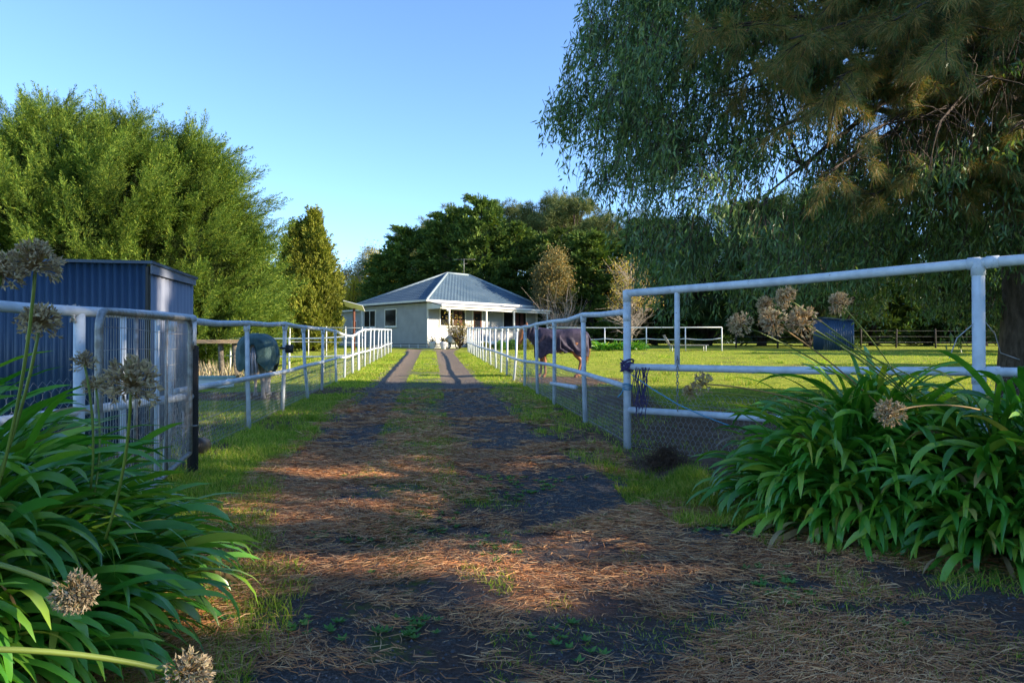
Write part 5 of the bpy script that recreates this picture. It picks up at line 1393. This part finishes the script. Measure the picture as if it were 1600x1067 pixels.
    for a, x in enumerate(U_):
        ry = np.interp(x, xs_, rys) * wide; zt = np.interp(x, xs_, tops); zh = np.interp(x, xs_, hems)
        for b, vv in enumerate(Vv):
            sv = abs(vv); sg = 1 if vv >= 0 else -1
            if sv < .45:
                th = sv / .45 * math.pi / 2; y = ry * math.sin(th); z = zt - .30 * (1 - math.cos(th))
            else:
                k = (sv - .45) / .55; y = ry * (1 + .06 * math.sin(k * 3)) - .015 * k; z = (zt - .30) + (zh - (zt - .30)) * k
            fold = math.sin(x * 15 + sg * 1.3 + 11 * vnoise(x * 2.6 + sg, sv * 2.2, 1., seed % 7) + sv * 7 * (1 if x < 0 else -1)) * .5 + .5
            fold = fold ** 2
            amp = .055 * sstep(.25, .6, sv) * (1. - .3 * sv)
            y = y + amp * (fold - .3); z = z + .012 * float(vnoise(x * 6, sv * 5 + sg, 1., 3)) + (.025 * math.sin(x * 17 + sg) * (sv > .9))
            P[a, b] = (x, sg * y, z)
    i = np.arange(nu - 1)[:, None] * nv; j = np.arange(nv - 1)[None]
    f = np.stack([i + j, i + j + 1, i + nv + j + 1, i + nv + j], -1).reshape(-1, 4)
    rug = mesh_obj('horse_rug', T(P.reshape(-1, 3)), f, rugmat, t, True)
    md = rug.modifiers.new('cloth', 'SOLIDIFY'); md.thickness = .012
    # tail flap
    nf = 12; q = []
    for a in range(nf):
        k = a / (nf - 1)
        for b in np.linspace(-1, 1, 11): q.append((-.90 - .10 * math.sin(min(k * 1.6, 1) * 1.57) - .02 * math.cos(b * 5), b * (.11 + .03 * k), 1.40 - .46 * k - .05 * b * b + .01 * math.sin(b * 9)))
    i = np.arange(nf - 1)[:, None] * 11; j = np.arange(10)[None]; f = np.stack([i + j, i + j + 1, i + 12, i + 11] if False else [i + j, i + j + 1, i + 11 + j + 1, i + 11 + j], -1).reshape(-1, 4)
    if rug_neck: fl = mesh_obj('tail_flap', T(np.array(q)), f, rugmat, rug, True); md = fl.modifiers.new('cloth', 'SOLIDIFY'); md.thickness = .01
    if rug_neck:
        P_ = np.array([q_[0] for q_ in nk]); nu, nv = 40, 50; Pn = np.zeros((nu, nv, 3)); tgs = nrm(np.gradient(P_, axis=0))
        for a, k in enumerate(np.linspace(0, .86, nu)):
            idx = k * (len(nk) - 1); i0 = min(int(idx), len(nk) - 2); fr_ = idx - i0
            cc = P_[i0] * (1 - fr_) + P_[i0 + 1] * fr_; ry = nk[i0][1] * (1 - fr_) + nk[i0 + 1][1] * fr_; rn = nk[i0][2] * (1 - fr_) + nk[i0 + 1][2] * fr_; g = nrm(tgs[i0] * (1 - fr_) + tgs[i0 + 1] * fr_)
            nn = np.cross(g, (0, 1, 0)); nn = nn if (nn[2] > 0 or neck_pose != 'up') else -nn
            if nn[2] < 0: nn = -nn
            for b, th in enumerate(np.linspace(-2.9, 2.9, nv)):
                w_ = 1.18 + .10 * math.sin(th * 5 + k * 26) * abs(math.sin(th)) + .05 * math.sin(k * 40 + th * 3)
                Pn[a, b] = cc + nn * (rn * w_ * math.cos(th)) + np.array([0, 1, 0]) * ry * w_ * math.sin(th)
        i = np.arange(nu - 1)[:, None] * nv; j = np.arange(nv - 1)[None]
        f = np.stack([i + j, i + j + 1, i + nv + j + 1, i + nv + j], -1).reshape(-1, 4)
        nr = mesh_obj('neck_cover', T(Pn.reshape(-1, 3)), f, rugmat, rug, True); md = nr.modifiers.new('cloth', 'SOLIDIFY'); md.thickness = .01
    st = MB()
    for sy in (-1, 1):
        st.tube([(.15, sy * .33, .82), (-.1, sy * .05, .74), (-.3, -sy * .25, .80)], .014, 5, False)
        st.tube([(-.62, sy * .33, .90), (-.80, sy * .24, .80), (-.72, sy * .08, .76)], .012, 5, False)
        st.tube([(-.84, sy * .10, 1.40), (-.90, sy * .15, 1.15), (-.84, sy * .20, .80)], .012, 5, False)
    bv = np.vstack(st.v); mesh_obj('strap', T(bv), [np.vstack(st.f4)], strapmat, rug, True)
    return t
M['tailhair'] = simple_mat('chestnut_tail_hair', (.30, .11, .035), (.16, .06, .02), .7, 20)
def coat_mat(name, base, dark, sockcol, sockh, zref):
    m, nt, out = new_mat(name); p = N(nt, 'ShaderNodeBsdfPrincipled'); p.inputs['Roughness'].default_value = .55
    pos = geo_pos(nt); c = ramp(nt, noise(nt, 5, 5, pos), [(.3, dark), (.7, base)])
    sep = N(nt, 'ShaderNodeSeparateXYZ'); nt.links.new(pos, sep.inputs[0])
    h_ = mth(nt, 'ADD', sep.outputs[2], mth(nt, 'MULTIPLY', noise(nt, 9, 3, pos), .15))
    k = ramp(nt, mth(nt, 'SUBTRACT', h_, zref + sockh - .5), [(.56, (1, 1, 1)), (.62, (0, 0, 0))])
    c = mix(nt, k, c, sockcol); nt.links.new(c, p.inputs['Base Color']); nt.links.new(bump(nt, noise(nt, 120, 3, pos), .2, .004), p.inputs['Normal'])
    nt.links.new(p.outputs[0], out.inputs[0]); return m
def cloth_mat(name, a, b, streak=2.5, weave=True):
    m, nt, out = new_mat(name); p = N(nt, 'ShaderNodeBsdfPrincipled'); p.inputs['Roughness'].default_value = .62
    p.inputs['Specular IOR Level'].default_value = .2
    pos = geo_pos(nt); c = ramp(nt, noise(nt, streak, 6, pos, .7), [(.35, a), (.62, b)]); nt.links.new(c, p.inputs['Base Color'])
    nt.links.new(bump(nt, noise(nt, 26, 5, pos, .7), .5, .012), p.inputs['Normal']); nt.links.new(p.outputs[0], out.inputs[0]); return m
zr = gz(1.3, 19.3)
M['chestnut'] = coat_mat('chestnut_coat', (.36, .14, .055), (.20, .075, .03), (.24, .10, .05), .0, zr)
M['navyrug'] = cloth_mat('navy_rug_sheen', (.012, .012, .028), (.060, .048, .080), 6.)  # paler streaks paint the sheen of the folds into the cloth colour
zr2 = gz(-4.95, 14.6)
M['greycoat'] = coat_mat('pale_grey_coat', (.52, .42, .34), (.36, .28, .23), (.55, .46, .40), .4, zr2)
M['greenrug'] = cloth_mat('faded_green_rug', (.022, .052, .056), (.095, .165, .15), 2.)
M['palestrap'] = simple_mat('pale_webbing', (.36, .36, .38), (.25, .25, .28), .8)
horse('rugged_horse', 'chestnut horse in a navy rug with neck cover facing left behind the right fence', (1.26, 19.6, zr), math.radians(184), .84, M['chestnut'], M['navyrug'], M['palestrap'], 'up',
      [(.52, -1, 'f', .06), (.50, 1, 'f', -.04), (-.52, 1, 'h', -.02), (-.56, -1, 'h', -.12)], 11)
horse('rugged_horse', 'pale grey horse in a faded green rug grazing behind the left drive fence', (-5.12, 14.9, zr2), math.radians(100), .83, M['greycoat'], M['greenrug'], M['palestrap'], 'down',
      [(.50, -1, 'f', .10), (.48, 1, 'f', -.06), (-.52, 1, 'h', .0), (-.52, -1, 'h', .12)], 12, rug_neck=False, wide=1.22)

# ------------------------------------------------------------------ agapanthus
def seed_head(rng, c, r, axis, par, stalk_pts, stalk_r, smat, n=70, sparse=False):
    n = int(n * 1.5)
    c = np.array(c, float); axis = nrm(axis)
    so_ = MB(); so_.tube(stalk_pts, stalk_r, 8); s_ = so_.build('flower_stalk', smat, par)
    L_ = []; pd = MB(); k = 0
    while k < n:
        d = nrm(rng.normal(0, 1, 3) + axis * .55)
        if d @ axis < -.62: continue
        k += 1
        rr = r * rng.uniform(.62, 1.); e = c + d * rr; mid = c + d * rr * .5 + rng.normal(0, .003, 3)
        pd.tube([c, mid, e], .0011 + .004 * r, 3, False)
        # split three-lobed dry capsule, curled
        for q in range(3):
            dd = nrm(d + rng.normal(0, .6, 3)); ln = r * rng.uniform(.22, .38)
            u_ = nrm(np.cross(dd, rng.normal(0, 1, 3))); w_ = ln * rng.uniform(.13, .22); b_ = np.cross(dd, u_)
            p0 = e; p1 = e + dd * ln * .5 + b_ * ln * rng.uniform(-.25, .25); p2 = e + dd * ln + b_ * ln * rng.uniform(-.5, .5)
            L_.append([p0, p1 + u_ * w_, p2, p1 - u_ * w_])
            L_.append([p0, p1 + b_ * w_, p2, p1 - b_ * w_])
    pd.build('pedicels', M['drystalk'] if not sparse else M['drystalk'], s_)
    leaves_obj('seed_head', np.array(L_), M['pod'], s_)
def arch(p0, p1, bow, n=9):
    t = np.linspace(0, 1, n)[:, None]; p0 = np.array(p0); p1 = np.array(p1); return p0 * (1 - t) + p1 * t + np.array(bow) * (4 * t * (1 - t))
rS = np.random.default_rng(131)
def left_clump():
    c = (-2.56, 2.86); z = gz(*c)
    t, cen = strap_clump('agapanthus_clump', 'large agapanthus clump with glossy strap leaves filling the lower left corner', (c[0], c[1], z), .92, .86, 2000, .66, .038, rA, .80, up=(.8, 1.5), droop=1.7, seg=11, cat='plant', dirbias=(.35, 0.))
    strap_clump('', '', (c[0] + .25, c[1] - .35, z), .68, .6, 700, .54, .037, rA, .45, up=(.5, 1.2), droop=1.6, seg=11, par=t, dirbias=(.5, -.1))
    strap_clump('', '', (c[0], c[1], z), 1.0, 1.0, 110, .5, .03, rA, .12, up=(.2, .8), droop=1.3, seg=9, par=t, mat='dead', nm='dead_leaves')
    for px, py, D, r, bp, smat, br in ((55, 415, 2.35, .072, (-1.75, 2.5, .75), 'stalk', .0055), (62, 508, 2.55, .068, (-1.85, 2.6, .7), 'stalk', .0055), (2, 430, 2.3, .065, (-1.95, 2.4, .75), 'stalk', .0055),
                          (205, 603, 2.3, .082, (-1.35, 2.45, .62), 'stalk', .005), (132, 568, 2.75, .045, (-1.6, 2.8, .72), 'stalk', .0045), (150, 605, 3.1, .05, (-1.7, 3.0, .65), 'stalk', .0045)):
        h_ = W3(px, py, D); b_ = np.array(bp); sp = arch(b_, h_ - (0, 0, .0), (.02, 0, 0))
        seed_head(rS, h_, r, (0, 0, 1) if py > 300 else (0, 0, 1), t, sp, br, M[smat], 95 if r > .05 else 50)
    h_ = W3(118, 925, 1.72); seed_head(rS, h_, .046, (.8, -.3, -.1), t, arch(W3(-60, 868, 1.75), h_, (0, 0, .012)), .0065, M['stalk'], 120)
    h_ = W3(292, 1052, 1.95); seed_head(rS, h_, .060, (.8, -.1, -.1), t, arch(W3(-60, 1012, 1.7), h_, (0, 0, .02)), .0075, M['stalk'], 100)
left_clump()
def right_clumps():
    GR = 'agapanthus clumps on the right of the gateway'
    specs = [((2.38, 4.95), .62, .42, 560, 'left agapanthus clump on the right side, its leaves spilling towards the gateway', (-.3, -.35)),
             ((3.05, 4.4), .62, .45, 600, 'middle agapanthus clump on the right side in front of the big white post', (-.15, -.5)),
             ((3.8, 4.0), .62, .5, 480, 'right agapanthus clump cut by the picture edge below the pine trunk', (-.1, -.5))]
    ts = []
    for (c, rx, ry, n, lab, db) in specs:
        z = gz(*c); t, cen = strap_clump('agapanthus_clump', lab, (c[0], c[1], z), rx, ry, int(n * 1.7), .64, .042, rA, .76, up=(.75, 1.45), droop=1.85, seg=11, group=GR, dirbias=db); ts.append(t)
        strap_clump('', '', (c[0] - .1, c[1] - .28, z), rx * .8, ry * .7, int(n * .42), .56, .038, rA, .28, up=(.5, 1.1), droop=1.6, seg=11, par=t, dirbias=(db[0], db[1] - .3))
        strap_clump('', '', (c[0] - .1, c[1] - .2, z), rx * 1.0, ry * 1.0, 70, .48, .03, rA, .10, up=(.2, .8), droop=1.3, seg=9, par=t, dirbias=db, mat='dead', nm='dead_leaves')
    for px, py, D, r, bpx, bpy, bD, k, m_ in ((1157, 507, 4.2, .066, 1345, 610, 4.7, 0, 'stalk'), (1208, 503, 4.15, .078, 1380, 640, 4.7, 0, 'drystalk'), (1230, 466, 4.25, .062, 1430, 625, 4.8, 1, 'stalk'), (1254, 503, 4.2, .082, 1450, 650, 4.7, 1, 'stalk'),
                                   (1198, 478, 4.4, .055, 1400, 600, 4.9, 1, 'stalk'), (1313, 475, 4.35, .066, 1420, 615, 4.8, 1, 'stalk'), (1100, 600, 4.15, .065, 1290, 640, 4.6, 0, 'drystalk'), (1080, 612, 4.3, .05, 1260, 640, 4.7, 0, 'stalk'), (1391, 643, 3.75, .07, 1530, 640, 4.0, 1, 'drystalk')):
        h_ = W3(px, py, D); b_ = W3(bpx, bpy, bD); ax = nrm(h_ - b_)
        seed_head(rS, h_, r, ax, ts[k], arch(b_, h_, (0, 0, .03)), .0042, M[m_], 85 if px not in (1100, 1080) else 46)
    for px, bpx in ((1290, 1400), (1300, 1430), (1265, 1480)):
        mb = MB(); mb.tube(arch(W3(bpx + 40, 640, 4.7), W3(px, 520, 4.4), (0, 0, .03)), .004, 6); mb.build('flower_stalk', M['stalk'], ts[1])
right_clumps()

# ------------------------------------------------------------------ grass, weeds, litter
def blades(P, h, w_, rng, lean=.45, two=True):
    n = len(P); az = rng.uniform(0, 2 * np.pi, n); sd = np.stack([np.cos(az), np.sin(az), np.zeros(n)], -1) * (w_ / 2)[:, None]
    d = np.column_stack([rng.normal(0, lean, (n, 2)), np.ones(n)]); d = nrm(d)
    d2 = nrm(d + np.column_stack([d[:, :2] * 1.2, np.zeros(n) - .1]))
    m = P + d * (h * .55)[:, None]; tp = m + d2 * (h * .5)[:, None]
    return np.stack([P - sd, P + sd, m + sd * .75, m - sd * .75], 1), np.stack([m - sd * .75, m + sd * .75, tp, tp + sd * .05], 1)
def grass():
    rng = np.random.default_rng(141); Ps = []; Hs = []; Ws = []
    def add(x, y, h, w_): Ps.append(np.column_stack([x, y, ground(x, y)])); Hs.append(h); Ws.append(w_)
    def strip(n, u0, u1, y0, y1, hfun, pw=1.6, thr=None, sc=.5):
        y = y0 + (y1 - y0) * rng.random(n) ** pw; u = rng.uniform(0, 1, n); x = u0(y) + (u1(y) - u0(y)) * u - .1087 * y
        ok = np.ones(n, bool) if thr is None else vnoise(x, y, sc, 7) * .65 + vnoise(x, y, sc * .3, 2) * .35 > thr
        x, y = x[ok], y[ok]; h = hfun(x, y) * rng.uniform(.5, 1.15, len(x)) * (.6 + .8 * vnoise(x, y, .4, 12)); add(x, y, h, (.0028 + .0006 * y) * rng.uniform(.7, 1.2, len(x)))
    cst = lambda c: (lambda y: np.full_like(y, c))
    eL = lambda y: edges(y)[0]; eR = lambda y: edges(y)[1]
    strip(52000, cst(-2.95), lambda y: eL(y) + .12, 2.6, 40, lambda x, y: .05 + .02 * (y < 9))
    strip(26000, cst(-2.1), lambda y: eL(y) + .05, 3.3, 9, lambda x, y: .065 + 0 * x, 1.)
    strip(2600, cst(-1.15), lambda y: eL(y) + .22, 2.3, 4.2, lambda x, y: .10 + 0 * x, 1., .52, .25)
    strip(42000, lambda y: eR(y) - .12, cst(2.5), 6.4, 40, lambda x, y: .05 + 0 * x, 1.5, .33)
    # rough tuft in front of the right clump
    strip(15000, cst(1.55), cst(2.3), 4.6, 6.6, lambda x, y: .10 + 0 * x, 1., .40, .3)
    strip(9000, cst(1.9), cst(5.), 3.4, 4.7, lambda x, y: .09 + 0 * x, 1., .50, .25)
    # middle strip of the drive and mossy lip
    strip(60000, cst(-.62), cst(.22), 4.6, 44, lambda x, y: .03 + .02 * (y > 6), 1.5, .42, .7)
    strip(6000, cst(-.9), cst(1.5), 4.1, 5.4, lambda x, y: .03 + 0 * x, 1., .62, .3)
    strip(9000, cst(.2), cst(2.6), 2.3, 3.7, lambda x, y: .045 + 0 * x, 1., .60, .3)
    strip(4000, cst(.15), cst(1.2), 3.5, 4.4, lambda x, y: .05 + 0 * x, 1., .64, .25)
    for cx_, cy_, rx_, ry_, n_ in ((-.88, 7.4, .34, .34, 2600), (-.30, 5.75, .34, .2, 1300), (.0, 4.75, .42, .10, 1100), (-1.05, 9.2, .26, .9, 2600), (-.8, 8.2, .3, .4, 1200), (.85, 3.05, .5, .3, 900), (1.5, 2.95, .5, .3, 900), (.9, 7.6, .3, .6, 900)):
        q = rng.normal(0, .5, (n_, 2)); x = cx_ + q[:, 0] * rx_; y = cy_ + q[:, 1] * ry_; add(x, y, rng.uniform(.02, .06, n_), np.full(n_, .0028 + .0004 * cy_))
    # paddocks
    strip(60000, cst(2.2), lambda y: 2.2 + .8 * y, 7., 46, lambda x, y: .045 + 0 * x, 1.35, .36, 1.1)
    strip(42000, lambda y: -2.5 - .55 * y, cst(-2.5), 8., 36, lambda x, y: .05 + 0 * x, 1.3, .40, 1.1)
    for k in range(70):
        y = rng.uniform(3.4, 10.5); e_ = float(edges(y)[0]); u = rng.uniform(-2.2, e_ + .05) if k % 3 else float(edges(y)[1]) + rng.uniform(.0, .5) + .3 * (y < 6); n = 90; x0 = u - .1087 * y
        r_ = rng.uniform(.03, .09); add(x0 + rng.normal(0, r_, n), y + rng.normal(0, r_, n), rng.uniform(.08, .18, n) * rng.uniform(.6, 1.), np.full(n, .0035 + .0004 * y))
    # tufts
    for k in range(150):
        y = rng.uniform(8, 42); u = rng.choice([rng.uniform(2.6, 3 + .7 * y), rng.uniform(-3 - .4 * y, -2.6)]); n = 70; x0 = u - .1087 * y
        x = x0 + rng.normal(0, .12, n); yy_ = y + rng.normal(0, .12, n); add(x, yy_, rng.uniform(.08, .2, n), np.full(n, .004 + .0005 * y))
    P = np.vstack(Ps); h = np.concatenate(Hs); w_ = np.concatenate(Ws)
    # keep horses' bare standing places and shed floor clear
    ok = ~((((P[:, 0] + 5.6) / 3.4) ** 2 + ((P[:, 1] - 15.2) / 1.0) ** 2 < 1) & (rng.random(len(P)) < .85)) & ~((((P[:, 0] - 1.4) / 1.7) ** 2 + ((P[:, 1] - 18.4) / 1.2) ** 2 < 1) & (rng.random(len(P)) < .8))
    ok &= ~((P[:, 0] < -4.3) & (P[:, 1] < 10.8) & (P[:, 1] > 7.8))
    ok &= ~((((P[:, 0] - 2.6) / 2.2) ** 2 + ((P[:, 1] - 8.2) / 1.9) ** 2 < 1) & (rng.random(len(P)) < .8))
    P, h, w_ = P[ok], h[ok], w_[ok]
    a, b = blades(P, h, w_, rng)
    Lf = np.stack([a, b], 1).reshape(-1, 4, 3)
    v = Lf.reshape(-1, 3)
    # weld the two quads of one blade so that it stays one island
    n = len(P); v = np.stack([a[:, 0], a[:, 1], a[:, 2], a[:, 3], b[:, 2], b[:, 3]], 1).reshape(-1, 3); bs = (np.arange(n) * 6)[:, None]
    f = np.concatenate([bs + np.array([[0, 1, 2, 3]]), bs + np.array([[3, 2, 4, 5]])], 0)
    tag(mesh_obj('grass', v, f, M['grass'], None, False), 'short green grass on the verges, drive strip and paddocks', 'grass', kind='stuff')
grass()
def litter():
    rng = np.random.default_rng(151); n = 330000
    y = 2.2 + 13.5 * rng.random(n) ** 1.75; u = rng.uniform(-1.55, 1.9 + 2.8 * (y < 4.6), n); x = u - .1087 * y
    dens = vnoise(x * .55, y, .42, 5) * .55 + vnoise(x * .6, y, .15, 8) * .45
    edge = sstep(-.35, -1.1, u) * .10
    lim = .46 + .22 * sstep(6.5, 9.5, y) + .10 * sstep(9, 15, y) - .10 * np.exp(-((u + .25) / .3) ** 2) * (y > 6) - edge + .10 * (np.abs(y - 2.9) < .45) * (np.abs(x + .15) < .75)
    # clean dark patch below the lip
    pt = (((x - .60) / .62) ** 2 + ((y - 5.95) / .85) ** 2 < 1); lim = lim + .35 * pt - .08 * sstep(.5, 1.6, u) * (y < 5)
    band = np.exp(-((y - 3.88) / .22) ** 2) * (x > -1.4) * (x < .7); lim = lim - .2 * band
    dd_ = y - (4.1 + (x + .95) * .62 + .25 * np.clip(x - .2, 0, 1) ** 2); lip = (dd_ > -.03) & (dd_ < .10) & (x > -.9) & (x < 1.4)
    ok = (dens + (vnoise(x, y, .05, 4) - .5) * .12 > lim + rng.normal(0, .045, n)) & ~(lip & (rng.random(n) < .85)); ok |= rng.random(n) < .05; x, y = x[ok], y[ok]; n = len(x)
    az = rng.normal(0, .75, n) + (vnoise(x, y, .5, 3) - .5) * 2.2 + np.pi * (rng.random(n) < .5); L_ = rng.uniform(.035, .10, n) * (1 + .02 * y)
    d = np.stack([np.cos(az), np.sin(az), rng.normal(0, .09, n)], -1); P = np.column_stack([x, y, ground(x, y) + .018 + rng.random(n) ** 2 * .022])
    w_ = (.0006 + .00018 * y) * rng.uniform(.8, 1.3, n); sd = np.stack([-np.sin(az), np.cos(az), rng.normal(0, .5, n)], -1) * w_[:, None]
    bend = np.stack([-np.sin(az), np.cos(az), np.abs(rng.normal(0, .3, n))], -1) * (L_ * rng.normal(0, .12, n))[:, None]
    m = P + d * (L_ * .5)[:, None] + bend; e = P + d * L_[:, None]; e[:, 2] = np.maximum(e[:, 2], P[:, 2] - .012)
    v = np.stack([P - sd, P + sd, m + sd, m - sd, e + sd * .4, e - sd * .4], 1).reshape(-1, 3); bs = (np.arange(n) * 6)[:, None]
    f = np.concatenate([bs + np.array([[0, 1, 2, 3]]), bs + np.array([[3, 2, 4, 5]])], 0)
    tag(mesh_obj('pine_needle_litter', v, f, M['litter'], None, False), 'rust brown fallen pine needles strewn over the near drive', 'leaf litter', kind='stuff')
    # broad weeds and small fallen leaves
    n = 2600; x = rng.uniform(-1.5, 2.7, n); y = rng.uniform(2.3, 6.5, n); ok = vnoise(x, y, .35, 15) > .66
    x, y = x[ok], y[ok]; L2 = []
    for a_, b_ in zip(x, y):
        c = np.array([a_, b_, float(ground(a_, b_)) + .02])
        for q in range(6):
            d_ = nrm(np.array([math.cos(q * 1.05 + a_ * 9), math.sin(q * 1.05 + a_ * 9), .55])); tri_leaf(L2, c, d_, (0, 0, 1), rng.uniform(.02, .045), .009)
    tag(leaves_obj('small_weeds', np.array(L2), M['weed']), 'small broad leaved weeds growing between the needles', 'weeds', kind='stuff')
    n = 60000; y = 2.2 + 16 * rng.random(n) ** 1.7; u = rng.uniform(-1.35, 1.8 + 2.2 * (y < 4.4), n); x = u - .1087 * y; r_ = (.0012 + .008 * rng.random(n) ** 4) * (1 + .05 * y)
    c = np.column_stack([x, y, ground(x, y) + .016]); az = rng.uniform(0, 6.28, n)
    o = [np.stack([np.cos(az + k * 2.09) * r_, np.sin(az + k * 2.09) * r_, np.zeros(n)], -1) for k in range(3)]
    v = np.stack([c + o[0], c + o[1], c + o[2], c + np.stack([0 * r_, 0 * r_, r_ * .8], -1)], 1).reshape(-1, 3); bs = (np.arange(n) * 4)[:, None]
    f = np.concatenate([bs + np.array([[0, 1, 3]]), bs + np.array([[1, 2, 3]]), bs + np.array([[2, 0, 3]])], 0)
    tag(mesh_obj('gravel', v, f, M['stone'], None, False), 'loose dark gravel stones scattered on the drive', 'gravel', kind='stuff')
litter()
# small dandelions at the left post
rng = np.random.default_rng(4)
for k, (px, py) in enumerate(((312, 741), (345, 749), (351, 744))):
    D = 1437 / (py + 12 - 516); x = PX(px, D); z = gz(x, D); t = thing('dandelion', ('yellow dandelion nearest the dark gate post', 'yellow dandelion second from the dark gate post', 'yellow dandelion farthest from the dark gate post on the left verge')[k], 'flower', (x, D, z))
    mb = MB(); mb.tube([(x, D, z), (x + .01, D, z + .07)], .0025, 5); mb.build('stem', M['stalk'], t)
    L_ = []
    for q in range(18): tri_leaf(L_, (x + .01, D, z + .07), (math.cos(q * .35) , math.sin(q * .35), .5), (0, 0, 1), .018, .004)
    leaves_obj('petals', np.array(L_), M['wattle'], t)
